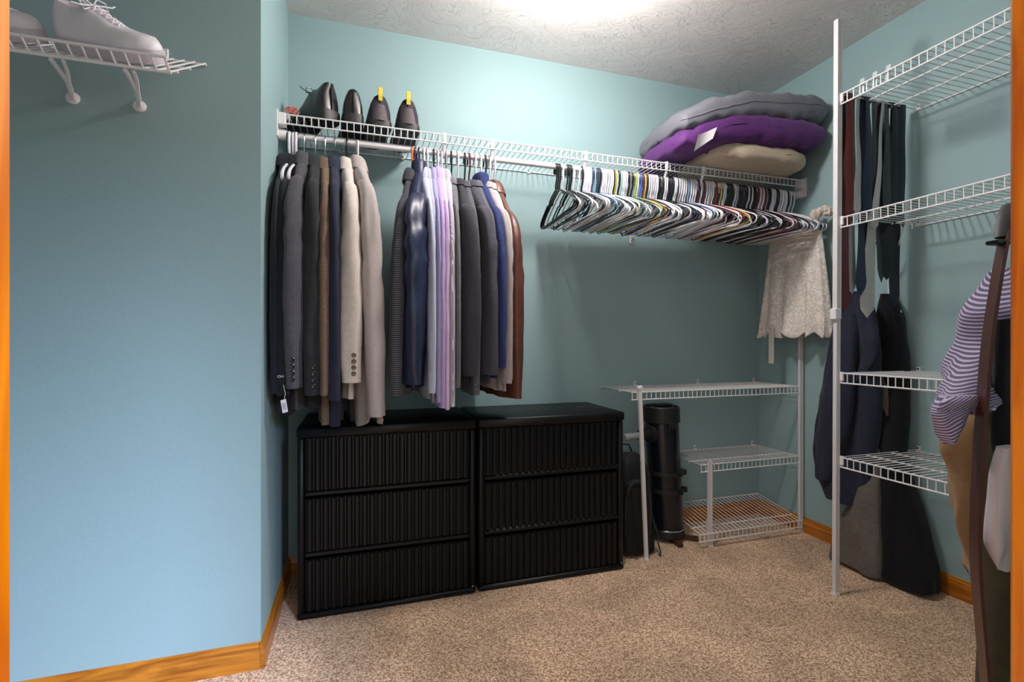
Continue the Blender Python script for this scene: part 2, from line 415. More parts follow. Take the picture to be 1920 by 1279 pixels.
for i, u in enumerate((1613, 1637, 1662)):
    q = PX(u, 175, XS); mb = MB()
    mb.tube([(XS + 0.012, q.y, 1.962), (XS + 0.006, q.y, 1.958), (XS + 0.006, q.y, 1.975), (XS + 0.007, q.y, 2.0), (XS + 0.010, q.y, 2.022)], 0.009, 8, flat=0.12)
    mb.build('hook_tab', mat('clear_plastic_tab', 'a9b4b6', 0.25), rs[0])
tp = thing('support_pole', 'tall white telescoping pole holding the right wall shelves', 'pole', (XS - 0.012, YS + 0.006, 0))
def chan(z0, z1, wx, wy, x=XS - 0.014, y=YS + 0.008, lean=0.0):
    prof = [(-wx, -wy), (-wx * 0.2, -wy), (-wx * 0.1, -wy * 0.6), (wx * 0.35, -wy * 0.6), (wx * 0.45, -wy), (wx, -wy), (wx, wy), (-wx, wy)]
    mb = MB(); mb.loft([[(x + a / 2 + lean * q, y + b / 2, q) for a, b in prof] for q in (z0, z1)]); return mb
chan(0.0, 1.13, 0.02, 0.016, lean=0.006).build('lower_tube', M_POLE, tp, smooth=False)
chan(1.12, 2.30, 0.024, 0.019, lean=0.006).build('upper_tube', M_POLE, tp, smooth=False)
MB().box(XS - 0.031, YS - 0.005, 1.10, XS + 0.003, YS + 0.021, 1.145, 0.003).build('collar', M_WHITE, tp)
MB().box(XS - 0.026, YS - 0.002, 0.0, XS - 0.002, YS + 0.018, 0.012, 0.001).build('foot', M_WHITE, tp)
for z in (1.98, 1.49, 0.87, 0.535):
    MB().box(XS - 0.003, YS - 0.012, z - 0.014, XS + 0.007, YS + 0.012, z + 0.022, 0.002).build('shelf_clamp', M_WHITE, tp)

# slanted shoe shelf on the left wall
TL = 0.167; DPL = 0.29
sh = wire_shelf('shoe_shelf', 'slanted white wire shoe shelf on the left wall holding white sneakers', (-1.35, YL - 0.004, 1.853), (1, 0, 0), (0, 1, 0), 1.35 - 0.438, DPL, mids=(0.5, 0.83), tilt=TL + 0.012, pitch=0.0275, lip_dir=(0, -0.032, 0.019), rw=0.0023, rr=0.0034)
wall_clip(sh, (-0.545, YL, 1.85), (0, -1, 0), 0.03)
for (ul, ur, vt, uf, vf) in ((96, 119, 112, 137, 185), (235, 251, 132, 262, 200)):
    foot = P(uf, vf, YL); mb = MB()
    top1 = P(ul, vt, 1.405); top2 = P(ur, vt + 3, 1.43); j = foot.lerp((top1 + top2) / 2, 0.5) + Vector((0.003, 0, 0))
    mb.tube([top1, top1.lerp(j, 0.6), j, foot.lerp(j, 0.4), foot], [0.005, 0.0055, 0.006, 0.006, 0.006], 8)
    b = mb.build('brace', M_WHITE, sh)
    MB().tube([top2, top2.lerp(j, 0.5) + Vector((0.004, 0, 0)), j + Vector((0.003, 0, 0)), foot.lerp(j, 0.4) + Vector((0.003, 0, 0))], 0.0045, 8).build('brace_strut', M_WHITE, b)
    MB().lathe([(0.0, 0), (0.017, 0), (0.017, -0.003), (0.012, -0.006), (0.0, -0.006)], (foot.x, YL, foot.z), 20, 'Y').build('foot_disc', M_WHITE, b)

# ================================================================== DRESSERS
def dresser(label, x0, x1, yf):
    H = 0.70; yb = YB - 0.018; t = thing('dresser', label, 'dresser', ((x0 + x1) / 2, (yf + yb) / 2, 0), 0, 'black fluted dressers')
    rnd = 0.012
    MB().box(x0 - 0.002, yf - 0.004, H - 0.038, x1 + 0.002, yb, H, 0.005).build('top_panel', M_BLKMETAL, t, angle=60)
    MB().box(x0, yf + 0.004, 0.018, x0 + 0.024, yb, H - 0.038, 0.006).build('side_panel', M_BLKMETAL, t, angle=60)
    MB().box(x1 - 0.024, yf + 0.004, 0.018, x1, yb, H - 0.038, 0.006).build('side_panel', M_BLKMETAL, t, angle=60)
    MB().box(x0 + 0.024, yb - 0.012, 0.018, x1 - 0.024, yb, H - 0.038).build('back_panel', M_BLKMETAL, t)
    MB().box(x0 - 0.001, yf, 0.0, x1 + 0.001, yb, 0.022, 0.006).build('plinth', M_BLKMETAL, t, angle=60)
    a, b = x0 + 0.027, x1 - 0.027; n = 22; pit = (b - a) / n
    rib0 = {}
    for z0, z1, bev in ((0.026, 0.212, 0.0), (0.222, 0.434, 0.022), (0.444, 0.658, 0.022)):
        mb = MB()
        # flat board with a chamfered finger grip along its lower edge
        prof = [(yf + 0.016, z1), (yf + 0.016, z0 + bev), (yf + 0.016 - (0.009 if bev else 0), z0 + bev * 0.75), (yf + 0.016 - (0.009 if bev else 0), z0 + bev * 0.25), (yf + 0.03, z0), (yf + 0.036, z0), (yf + 0.036, z1)]
        mb.loft([[(x, y, z) for y, z in prof] for x in (a, b)])
        f = mb.build('drawer_front', M_BLKMETAL, t, smooth=False)
        key = round(z1 - z0 - bev, 4)
        if key not in rib0:
            m2 = MB(); h = z1 - z0 - bev - 0.003; ww = pit * 0.40
            ring = [(-ww, 0), (-ww * 0.8, -0.006), (-ww * 0.45, -0.0095), (ww * 0.45, -0.0095), (ww * 0.8, -0.006), (ww, 0)]
            m2.loft([[(x, y, z) for x, y in ring] for z in (0, h)])
            rib0[key] = m2.mesh('rib', M_BLKMETAL, False)
        for i in range(n):
            o = bpy.data.objects.new('rib', rib0[key]); COL.objects.link(o); o.parent = f
            o.location = (a + pit * (i + 0.5) - t.location.x, yf + 0.0162 - t.location.y, z0 + bev + 0.001)
    MB().cyl((x1 - 0.012, yf + 0.004, 0.03), (x1 - 0.012, yf + 0.0015, 0.03), 0.0035, 10).build('screw', M_CHROME, t)
    return t
dresser('black three-drawer fluted dresser below the suit jackets', -0.212, 0.449, 1.908)
dresser('black three-drawer fluted dresser with the bare top, next to the backpack', 0.463, 1.125, 1.912)


# ================================================================== HANGERS
def hanger_paths(kind):
    """paths in local (0, y, z); origin = top of the rod under the hook"""
    hook = []
    r = 0.019; c = -0.007
    for i in range(13):
        a = R(-35 + i * (215 / 12))
        hook.append((0, r * math.cos(a) * 0.9, c + r * math.sin(a)))
    hook = [(0, 0.016, -0.030)] + hook[1:]
    hook += [(0, -0.0175, -0.03), (0, -0.014, -0.06), (0, -0.004, -0.078), (0, 0.0, -0.09), (0, 0, -0.102)]
    zn = -0.105; zb = -0.235; hw = 0.205
    if kind == 'wide': hw = 0.213; zb = -0.238
    sh = [(0.0, zn), (0.02, zn - 0.006), (0.06, zn - 0.022), (0.11, zn - 0.046), (0.16, zn - 0.072), (hw - 0.018, zn - 0.09), (hw - 0.003, zn - 0.103), (hw, zn - 0.115), (hw - 0.008, zb + 0.004), (hw - 0.022, zb), (0.1, zb + 0.001), (0.0, zb)]
    if kind == 'under':
        sh = [(0.0, zn - 0.02), (0.03, zn - 0.045), (0.08, zn - 0.10), (0.13, zn - 0.155), (0.135, zn - 0.165), (0.06, zn - 0.17), (0.0, zn - 0.17)]
    if kind == 'notch':
        sh = sh[:2] + [(0.05, zn - 0.018), (0.075, zn - 0.03), (0.083, zn - 0.043), (0.095, zn - 0.045), (0.105, zn - 0.042)] + sh[3:]
    body = [(0, y, z) for y, z in sh] + [(0, -y, z) for y, z in sh[::-1][1:]]
    return hook, body
HM = {}
def hanger_mesh(kind, mname, r=0.0038):
    key = (kind, mname, r)
    if key not in HM:
        hook, body = hanger_paths(kind)
        HM[key] = (MB().tube(hook, r, 6).mesh('hook', MATS[mname], True), MB().tube(body, r, 6, flat=0.75).mesh('frame', MATS[mname], True))
    return HM[key]
HC = {'w': ('hanger_white', 'eae6ee', 'white'), 'k': ('hanger_black', '131518', 'black'), 'g': ('hanger_grey', '8d8a90', 'grey'), 'l': ('hanger_light_blue', '86a8cc', 'light blue'),
      's': ('hanger_slate', '3a4658', 'slate blue'), 'o': ('hanger_olive', 'a6a532', 'olive green'), 'm': ('hanger_mint', '9cc6bf', 'mint green'), 'i': ('hanger_lime', 'a9bb55', 'lime green'),
      'b': ('hanger_blue', '4a5fd0', 'royal blue'), 'n': ('hanger_brown', '4a2a22', 'dark brown'), 'a': ('hanger_amber', 'e6b566', 'amber'), 'r': ('hanger_red', '9c2226', 'red'),
      'y': ('hanger_gold', 'd9c46a', 'pale gold'), 'u': ('hanger_maroon', '5a1c30', 'maroon'), 'v': ('hanger_lilac', 'c9b8d8', 'lilac'), 'd': ('hanger_navy', '20284a', 'navy'), 'p': ('hanger_pink', 'c07a80', 'dusty pink'), 'O': ('hanger_orange', 'e8703a', 'orange')}
for k, (n, c, _) in HC.items(): mat(n, c, 0.28)
def hanger(code, X, rz, label, group, kind='plain', x_tilt=0.0, r=0.0038):
    mh, mf = hanger_mesh(kind, HC[code][0], r)
    t = thing('hanger', label, 'hanger', (X, RODY, RODZ + 0.0), rz, group)
    for nm, me_ in (('hook', mh), ('frame', mf)):
        o = bpy.data.objects.new(nm, me_); COL.objects.link(o); o.parent = t
    t.rotation_euler = (x_tilt, 0, rz)
    return t
seq = []
for x, c in ((375, 'k'), (395, 'k'), (417, 'k'), (450, 'w'), (500, 'k'), (522, 'k'), (545, 'k'), (572, 'w'), (635, 'w'), (668, 'k'), (690, 'w'), (710, 'w'), (730, 'w'), (750, 'w'), (767, 'w'), (785, 's'), (810, 'l'), (838, 's'), (855, 's'), (872, 'k'),
             (900, 'w'), (920, 'w'), (942, 'w'), (968, 'w'), (990, 'w'), (1010, 'w'), (1030, 'k'), (1047, 'o'), (1066, 'w'), (1086, 'k'), (1106, 'm'), (1130, 'w'), (1150, 'w'), (1172, 'w'), (1200, 'k'), (1217, 'g'), (1240, 'k'), (1274, 'i'), (1300, 'w'), (1334, 'b'), (1360, 'n'), (1388, 'a'), (1407, 'k'),
             (1430, 'w'), (1455, 'w'), (1478, 'w'), (1500, 'w'), (1522, 'w'), (1547, 'k'), (1580, 'k'), (1608, 'w'), (1630, 'w'), (1658, 'k'), (1678, 'd'), (1697, 'k'), (1722, 'w'), (1742, 'w')):
    seq.append((980 + x / 6.09, c))
for x, c in ((40, 'k'), (65, 'w'), (90, 'w'), (115, 'w'), (140, 'w'), (167, 'l'), (195, 'w'), (220, 'w'), (246, 'w'), (284, 'u'), (314, 'w'), (340, 'u'), (370, 'w'), (395, 'w'), (420, 'w'), (441, 'w'), (480, 'r'), (530, 'y'), (558, 'w'), (582, 'w'), (610, 'k'), (635, 'k'), (658, 'k'), (690, 'w'), (714, 'v'),
             (745, 'k'), (772, 'k'), (798, 'k'), (824, 'k'), (850, 'w'), (878, 'k'), (905, 'w'), (931, 'k'), (960, 'k'), (1004, 'u'), (1030, 'w'), (1062, 'p'), (1080, 'w'), (1110, 'u'), (1140, 'g'), (1165, 'k'), (1190, 'k'), (1215, 'w'), (1240, 'w'), (1266, 'w'), (1290, 'k'), (1324, 'd'),
             (1350, 'w'), (1374, 'w'), (1398, 'w'), (1420, 'w'), (1444, 'w'), (1468, 'k')):
    seq.append((1260 + x / 6.0, c))
UNI = {'o': 'olive green', 'm': 'mint green', 'i': 'lime green', 'b': 'royal blue', 'n': 'dark brown', 'a': 'amber', 'r': 'bright red', 'y': 'pale gold', 'v': 'lilac', 'p': 'dusty pink'}
LAB1 = {'o': 'olive green plastic hanger among the white ones', 'm': 'mint green plastic hanger in the empty row', 'i': 'lime green hanger beside the royal blue one', 'b': 'royal blue plastic hanger in the empty row', 'n': 'dark brown hanger between the blue and the amber one', 'a': 'amber yellow hanger in the middle of the empty row',
        'r': 'bright red plastic hanger next to the pale gold one', 'y': 'pale gold plastic hanger right of the red one', 'v': 'lilac plastic hanger among the black ones', 'p': 'dusty pink hanger between the two rightmost maroon ones'}
OTH = {'l': iter(('light blue hanger beside the slate ones near the left of the row', 'light blue hanger among white ones, below the purple pillow')), 'd': iter(('navy hanger between two black ones left of the row centre', 'navy hanger near the right end of the empty row')),
       'g': iter(('grey hanger between two black ones, left of the lime one', 'grey hanger right of the rightmost maroon one')), 's': iter(('slate blue hanger left of the light blue one', 'slate blue hanger right beside the light blue one', 'slate blue hanger left of a black one, third of the slate ones')),
       'u': iter(('leftmost maroon hanger of the empty row', 'maroon hanger second from the left, before the red one', 'maroon hanger left of the dusty pink one', 'maroon hanger right of the dusty pink one'))}
ORD = ['', 'first', 'second', 'third', 'fourth', 'fifth', 'sixth', 'seventh', 'eighth', 'ninth', 'tenth', 'eleventh', 'twelfth', 'thirteenth', 'fourteenth', 'fifteenth', 'sixteenth', 'seventeenth', 'eighteenth', 'nineteenth', 'twentieth']
def hlabel(i, c):
    if c in LAB1: return LAB1[c]
    if c in OTH: return next(OTH[c])
    nm = {'w': 'white', 'k': 'black'}[c]; best = None
    for j, (_, c2_) in enumerate(seq):
        if c2_ not in UNI: continue
        lo, hi = min(i, j), max(i, j); cnt = sum(1 for q in range(lo, hi + 1) if seq[q][1] == c)
        if best is None or cnt < best[0]: best = (cnt, 'right' if i > j else 'left', UNI[c2_])
    end = sum(1 for q in range(0, i + 1) if seq[q][1] == c); end2 = sum(1 for q in range(i, len(seq)) if seq[q][1] == c)
    if end <= best[0]: return '%s empty %s hanger from the left end of the bare row' % (ORD[end], nm)
    if end2 <= best[0]: return '%s empty %s hanger from the right end of the bare row' % (ORD[end2], nm)
    return '%s empty %s hanger to the %s of the %s one' % (ORD[best[0]], nm, best[1], best[2])
prevx = 0
for i, (u, c) in enumerate(seq):
    X = xu(u, RODY)
    if X > 1.9: X = 1.9 + (X - 1.9) * 0.70
    lab = hlabel(i, c)
    kind = 'notch' if (c == 'k' and i < 8) else ('wide' if i % 5 == 0 else 'plain')
    rz = R(random.uniform(-4, 4)) if i > 8 else R(-2 + 2 * random.random())
    hanger(c, X, rz, lab, 'empty hangers on the right half of the rod', kind, R(random.uniform(-2.5, 2.5)), 0.0042 if c == 'w' else 0.0039)

# ================================================================== GARMENTS ON THE ROD
def fabric(name, c, rough=0.85, var=0.10, vs=60, bump=0.25, bs=500, **k):
    return mat(name, c, rough, var=var, vscale=vs, bump=bump, bscale=bs, spec=0.25, sheen=0.08, **k)
def garment(name, label, cat, X, rz, m, hem, cuff, hw=0.205, T=0.022, rn=0.03, rs=0.05, zn=-0.115, fold=0.006, collar='jacket', mcol=None, buttons=0, cuffh=0.0, side=0.0, rnd=0.0, group=None, zsh=None, flare=0.0, seed=1, ext=0.045, crumple=0.004, farside=True, lift=0.0):
    """local frame: y along the hanger (near end is -y), x = thickness, z up; origin on the rod"""
    if zsh is None: zsh = zn - 0.125
    t = thing(name, label, cat, (X, RODY, RODZ), rz, group)
    rnds = random.Random(seed); ph = [rnds.uniform(0, 6.28) for _ in range(6)]
    rows = [(zn + 0.004, 0.045, 0.018)]
    for q in (0.06, 0.2, 0.4, 0.62, 0.82, 0.95):
        rows.append((zn + (zsh - zn) * q ** 1.1, 0.05 + (hw - 0.055) * q, 0.022 + 0.2 * T * q))
    rows += [(zsh - 0.015, hw, T * 0.9), (zsh - 0.06, hw + 0.002, T), (zsh - 0.2, hw - 0.01, T * 1.05), ((zsh + hem) / 2, hw - 0.015, T), (hem + 0.12, hw - 0.008 + flare * 0.5, T * 1.05), (hem, hw + flare, T * 1.1)]
    rows = catmull(rows, 34); M = 56; rings = []
    for i, (z, W, Tk) in enumerate(rows):
        tt = i / 34; ring = []
        for j in range(M):
            a = 2 * math.pi * j / M; c_, s_ = math.cos(a), math.sin(a)
            y = W * sgp(c_, 0.75); x = Tk * sgp(s_, 0.75)
            fa = fold * max(0, tt - 0.12) * 1.3
            sd = 1 if s_ > 0 else -1
            x += fa * (math.sin(y * 46 + ph[0] + sd + 1.3 * tt) + 0.6 * math.sin(y * 83 + ph[1] - sd * 2)) * abs(s_) ** 0.5
            x += side * tt ** 1.5
            n_ = nz3(y * 7, z * 7, sd * 0.6, seed)
            x += crumple * n_ * min(1, tt * 4) * abs(s_) ** 0.5
            zz = z
            if rnd and tt > 0.7: zz += rnd * ((tt - 0.7) / 0.3) * (abs(y) / max(W, 1e-4)) ** 5
            ring.append((x, y, zz + lift))
        rings.append(ring)
    last = rings[-1]; cx = sum(p[0] for p in last) / M
    rings.append([(cx + (p[0] - cx) * 0.55, p[1] * 0.96, p[2] + 0.004) for p in last])
    rings.append([(cx + (p[0] - cx) * 0.5, p[1] * 0.95, p[2] + 0.06) for p in last])
    mb = MB(); mb.loft(rings); mb.build('body', m, t, world=False, angle=75)
    # sleeves
    for sd in (-1, 1):
        if sd == 1 and not farside: continue
        e = ext if sd < 0 else 0.012; f = 1.0 if sd < 0 else 0.7
        zm = zn + (zsh - zn) * 0.6
        path = [(hw * 0.55, zm - 0.03, rn * 0.5, 0.014), (hw * 0.78, zn + (zsh - zn) * 0.8 - 0.022, rn * 0.62, 0.024), (hw * 0.97, zsh - 0.022, rn * 0.72, rs * 0.62), (hw + e * 0.4, zsh - 0.075, rn * 0.82, rs * 0.85), (hw + e * 0.75, zsh - 0.17, rn * 0.95, rs), (hw + e * 0.95, zsh + (cuff - zsh) * 0.45, rn * 1.03, rs * 0.98), (hw + e, zsh + (cuff - zsh) * 0.65, rn * 1.04, rs * 0.92), (hw + e * 0.95, zsh + (cuff - zsh) * 0.85, rn * 0.97, rs * 0.85), (hw + e * 0.85, cuff, rn * 0.88, rs * 0.8)]
        NS = 30; MM = 26
        pts = catmull(path, NS); rings = []
        for i, (y, z, a_n, a_s) in enumerate(pts):
            y2, z2 = pts[min(i + 1, NS)][:2]; y1, z1 = pts[max(i - 1, 0)][:2]
            dy, dz = y2 - y1, z2 - z1; L_ = math.hypot(dy, dz) or 1; ny, nz_ = -dz / L_, dy / L_
            tt = i / NS; ring = []
            for j in range(MM):
                a = 2 * math.pi * j / MM; c_, s_ = math.cos(a), math.sin(a)
                k = 1 + crumple * 16 * math.sin(3 * a + ph[2] + 5 * tt) * min(1, 2 * tt) + crumple * 22 * nz3(c_ * 1.4, s_ * 1.4, z * 11, seed + sd)
                if 0.4 < tt < 0.62: k += crumple * 12 * math.sin((tt - 0.4) * 70 + 2 * c_ + ph[3])
                px = a_n * sgp(c_, 0.85) * k * f + side * tt ** 1.5 * 1.0
                pr = a_s * sgp(s_, 0.85) * k * f
                ring.append((px, sd * (y + pr * ny), z + pr * nz_ + lift))
            rings.append(ring)
        lr = rings[-1]; ctr = [sum(p[q] for p in lr) / MM for q in range(3)]
        rings.append([tuple(ctr[q] + (p[q] - ctr[q]) * 0.86 for q in range(3)) for p in lr])
        rings.append([(ctr[0] + (p[0] - ctr[0]) * 0.8, ctr[1] + (p[1] - ctr[1]) * 0.8, ctr[2] + 0.05) for p in lr])
        mb = MB(); mb.loft(rings); sv = mb.build('sleeve', m, t, world=False, angle=75)
        if sd < 0 and cuffh:
            mb = MB(); i0 = max(0, NS - int(cuffh / 0.6 * NS)); rr_ = []
            for i in range(i0, NS + 1):
                r_ = rings[i]; cc = [sum(p[q] for p in r_) / MM for q in range(3)]
                rr_.append([tuple(cc[q] + (p[q] - cc[q]) * 1.07 + (0 if q < 2 else -0.002) for q in range(3)) for p in r_])
            mb.loft(rr_, caps=False); mb.build('cuff', mcol or m, sv, world=False, angle=75)
        if sd < 0 and buttons:
            for b in range(buttons):
                tt = 1 - 0.035 - 0.021 * b; i = int(tt * NS); r_ = rings[i]
                jb = min(range(MM), key=lambda j: (r_[j][1] + 0.9 * abs(r_[j][0] - (cx + rn * 0.25))))
                p = Vector(r_[jb]); z = cuff + 0.03 + 0.021 * b + lift
                fr = [min(rings[q], key=lambda pp: abs(pp[0] - (p.x)) + (0 if pp[1] < ctr[1] else 9)) for q in range(NS + 1)]
                q = min(fr, key=lambda pp: abs(pp[2] - z))
                MB().lathe([(0.0, 0.002), (0.0075, 0.002), (0.0082, -0.002), (0.006, -0.0045), (0.0, -0.0035)], (q[0], q[1], z), 12, 'Y').build('button', MATS[buttons_mat[0]], sv, world=False)
    # collar
    mc = mcol or m; mb = MB()
    if collar == 'jacket':
        prof = [(0.040, 0.016, zn - 0.012), (0.043, 0.019, zn + 0.022), (0.048, 0.024, zn + 0.03), (0.058, 0.03, zn + 0.022), (0.075, 0.037, zn - 0.004), (0.088, 0.040, zn - 0.03), (0.08, 0.034, zn - 0.032)]
    elif collar == 'shirt':
        prof = [(0.042, 0.014, zn - 0.012), (0.045, 0.017, zn + 0.026), (0.049, 0.02, zn + 0.032), (0.058, 0.022, zn + 0.02), (0.074, 0.024, zn - 0.014), (0.08, 0.024, zn - 0.04), (0.074, 0.02, zn - 0.04)]
    elif collar == 'crew':
        prof = [(0.07, 0.022, zn - 0.03), (0.062, 0.021, zn - 0.006), (0.058, 0.022, zn + 0.006), (0.064, 0.027, zn + 0.008), (0.072, 0.031, zn - 0.002), (0.082, 0.031, zn - 0.022)]
    else:
        prof = [(0.05, 0.02, zn - 0.02), (0.05, 0.022, zn + 0.035), (0.055, 0.028, zn + 0.042), (0.066, 0.032, zn + 0.028), (0.07, 0.033, zn - 0.02)]
    rings = []
    for a_, b_, z in prof:
        ring = []
        for j in range(28):
            a = 2 * math.pi * j / 28; c_, s_ = math.cos(a), math.sin(a)
            ring.append((b_ * sgp(s_, 0.8), a_ * sgp(c_, 0.8), z + lift - 0.008 * s_ * (1 if collar in ('shirt', 'jacket') else 0)))
        rings.append(ring)
    mb.loft(rings, caps=False); mb.build('collar', mc, t, world=False, angle=80)
    return t
buttons_mat = ['button_dark']
mat('button_dark', '2a2420', 0.25); mat('button_horn', '5a4a3c', 0.25); mat('button_white', 'e8e4e8', 0.3)

def rz_for(hook_u, sleeve_u, ys=1.745):
    a = xu(hook_u, RODY); b = xu(sleeve_u, ys)
    return a, math.asin(max(-0.5, min(0.5, (b - a) / (RODY - ys))))
def zv(v, u, Y=1.745):
    return P(u, v, Y).z - RODZ
G1 = 'suit jackets on the left end of the rod'
def suit(label, hu, su, m, hemv, cuffv, **k):
    X, rz = rz_for(hu, su)
    return garment('suit_jacket', label, 'jacket', X, rz, m, zv(hemv, su, 1.9), zv(cuffv, su), group=G1, **k)
F_BLK = fabric('black_wool', '17181d', var=0.15); F_BLK2 = fabric('midnight_wool', '1a1d28', var=0.15)
F_GREY = fabric('grey_pinstripe_wool', '45444c', var=0.12, stripes=('X', 55, '5c5a62', 0.12)); F_DK = fabric('charcoal_wool', '2a2b2e', var=0.15)
F_BROWN = fabric('brown_tweed', '6e5a4c', var=0.18, vs=150); F_NAVY = fabric('navy_wool', '262a3e', var=0.12)
F_CREAM = fabric('cream_wool', 'd6cac2', var=0.05); F_LINEN = fabric('oatmeal_linen', 'b5aaa8', var=0.12, vs=90, vstretch=(1, 1, 14))
suit('nearly black suit jacket pressed against the left side wall', 540, 514, F_BLK2, 770, 738, rn=0.015, seed=3, T=0.016, ext=0.05)
SUIT_BLACK = suit('black suit jacket with white lettering above its cuff', 550, 528, F_BLK, 775, 742, rn=0.022, seed=4, ext=0.05)
buttons_mat[0] = 'button_dark'
suit('dark grey pinstripe suit jacket with a paper tag hanging from it', 572, 547, F_GREY, 765, 728, rn=0.031, buttons=4, seed=5, zn=-0.100, ext=0.06, crumple=0.006)
suit('charcoal suit jacket right of the grey pinstripe one', 592, 585, F_DK, 762, 742, rn=0.03, buttons=4, seed=6, zn=-0.105)
suit('brown tweed jacket with tan shoulders', 610, 608, F_BROWN, 792, 742, rn=0.019, seed=7, T=0.017, zn=-0.112)
suit('navy suit jacket left of the cream one', 628, 627, F_NAVY, 795, 752, rn=0.022, seed=8, T=0.019, zn=-0.105)
buttons_mat[0] = 'button_horn'
suit('cream jacket with four dark cuff buttons', 650, 660, F_CREAM, 745, 718, rn=0.036, buttons=4, seed=9, zn=-0.105, crumple=0.005)
suit('oatmeal linen jacket with a long rounded tail', 670, 692, F_LINEN, 800, 783, rn=0.034, seed=10, zn=-0.093, T=0.045, rnd=0.05, ext=0.05, flare=0.025, side=0.03, crumple=0.005)

# lettering on the black sleeve and the paper tag
def text(name, body, size, loc, rot, m, parent=None):
    cu = bpy.data.curves.new(name, 'FONT'); cu.body = body; cu.size = size; cu.align_x = 'CENTER'; cu.align_y = 'CENTER'; cu.extrude = 0.0003
    o = bpy.data.objects.new(name, cu); COL.objects.link(o); o.location = loc; o.rotation_euler = rot
    cu.materials.append(m)
    me_ = bpy.data.meshes.new_from_object(o.evaluated_get(bpy.context.evaluated_depsgraph_get()))
    bpy.data.objects.remove(o); o = bpy.data.objects.new(name, me_); COL.objects.link(o); o.location = loc; o.rotation_euler = rot
    if not me_.materials: me_.materials.append(m)
    if parent: o.parent = parent
    return o

def on_sleeve(jacket, u, v, Y0):
    from mathutils import Matrix
    p = P(u, v, Y0); m4 = Matrix.Translation(jacket.location) @ jacket.rotation_euler.to_matrix().to_4x4(); q = m4.inverted() @ p
    sv = [o for o in jacket.children if o.name.startswith('sleeve')][0]
    best = min((vv.co for vv in sv.data.vertices), key=lambda c: abs(c.x - q.x) * 1.5 + abs(c.z - q.z) + (c.y + 0.5) * 0.6)
    return Vector((q.x, best.y - 0.003, q.z))
lt = on_sleeve(SUIT_BLACK, 525, 707, 1.73)
text('lettering', 'OH', 0.012, lt, (R(90), 0, 0), mat('white_print', 'e8e6ea', 0.6), SUIT_BLACK)

G2 = 'shirts, sweaters and jackets in the middle of the rod'
def top(name, label, cat, hu, su, m, hemv, cuffv, **k):
    k.setdefault('zsh', k.get('zn', -0.115) - 0.155)
    X, rz = rz_for(hu, su)
    return garment(name, label, cat, X, rz, m, zv(hemv, su, 1.95), zv(cuffv, su), group=G2, **k)
F_CHAR = fabric('charcoal_fleece', '3d3d46'); F_STR = fabric('dark_striped_cotton', '23242e', stripes=('Z', 48, '8a8a92', 0.28))
F_WIND = mat('navy_windbreaker_nylon', '1f2644', 0.42, var=0.12, vscale=14, bump=0.15, bscale=60)
F_PALE = fabric('pale_blue_cotton', 'b9bfd4', var=0.03); F_GB = fabric('grey_blue_cotton', 'a2a2b4', var=0.05, stripes=('Y', 60, 'c4c4d2', 0.4)); F_LAVB = fabric('lavender_blue_cotton', 'a9a3cc', var=0.04)
F_LIL = fabric('lilac_cotton', 'b79fd2', var=0.04); F_PINK = fabric('pink_lilac_cotton', 'd0b6d8', var=0.03); F_GST = fabric('grey_striped_cotton', '9d9aa8', var=0.04, stripes=('Y', 70, 'd2d0da', 0.35))
F_POLO = fabric('warm_grey_jersey', '6c6a70', var=0.08); F_SWT = fabric('black_fleece', '34343c', var=0.12, vs=120); F_SW2 = fabric('dark_grey_fleece', '44444e', var=0.14, vs=120)
F_TW = fabric('tweed_grey_knit', '55555c', var=0.5, vs=260, bump=0.5); F_GKN = fabric('mid_grey_jersey', '5b5a64', var=0.12, vs=120)
F_BLU = fabric('navy_blue_fleece', '2a3566', var=0.22, vs=150); F_KN = fabric('light_grey_ribbed_knit', 'b2a8aa', var=0.1, vs=200, bump=0.5, stripes=('Z', 60, '9a9094', 0.4)); F_KN2 = fabric('pale_cable_knit', 'c0b8b6', var=0.1, vs=120, bump=0.6, bs=160)
F_LEA = mat('brown_leather', '5a3024', 0.45, var=0.18, vscale=30, bump=0.2, bscale=120)
top('fleece_jacket', 'charcoal fleece jacket on the orange hanger', 'jacket', 774, 752, F_CHAR, 720, 700, rn=0.026, T=0.03, seed=21, side=-0.03, zn=-0.12)
top('striped_shirt', 'dark shirt with fine white stripes on its sleeve', 'shirt', 780, 752, F_STR, 735, 745, rn=0.022, T=0.02, seed=22, side=-0.02, zn=-0.13, ext=0.06)
top('windbreaker', 'shiny navy blue windbreaker with crumpled sleeve', 'jacket', 786, 780, F_WIND, 722, 720, rn=0.042, rs=0.062, T=0.034, seed=23, side=-0.012, zn=-0.095, collar='stand', crumple=0.011, ext=0.055)
top('dress_shirt', 'pale blue dress shirt next to the windbreaker', 'shirt', 794, 812, F_PALE, 742, 737, rn=0.0155, T=0.010, rs=0.042, seed=24, zn=-0.11, collar='shirt', cuffh=0.06)
top('dress_shirt', 'grey blue dress shirt between the pale blue and lavender ones', 'shirt', 801, 818, F_GB, 745, 735, rn=0.010, T=0.008, rs=0.038, seed=25, zn=-0.115, collar='shirt', ext=0.03)
top('dress_shirt', 'lavender blue dress shirt left of the lilac one', 'shirt', 813, 824, F_LAVB, 752, 755, rn=0.010, T=0.009, rs=0.04, seed=26, zn=-0.11, collar='shirt', cuffh=0.06)
top('dress_shirt', 'lilac dress shirt with the longest hanging cuff', 'shirt', 821, 831, F_LIL, 758, 765, rn=0.014, T=0.011, rs=0.042, seed=27, zn=-0.105, collar='shirt', cuffh=0.06)
top('dress_shirt', 'pink lilac dress shirt right of the lilac one', 'shirt', 828, 840, F_PINK, 755, 768, rn=0.012, T=0.010, rs=0.042, seed=28, zn=-0.11, collar='shirt', cuffh=0.06)
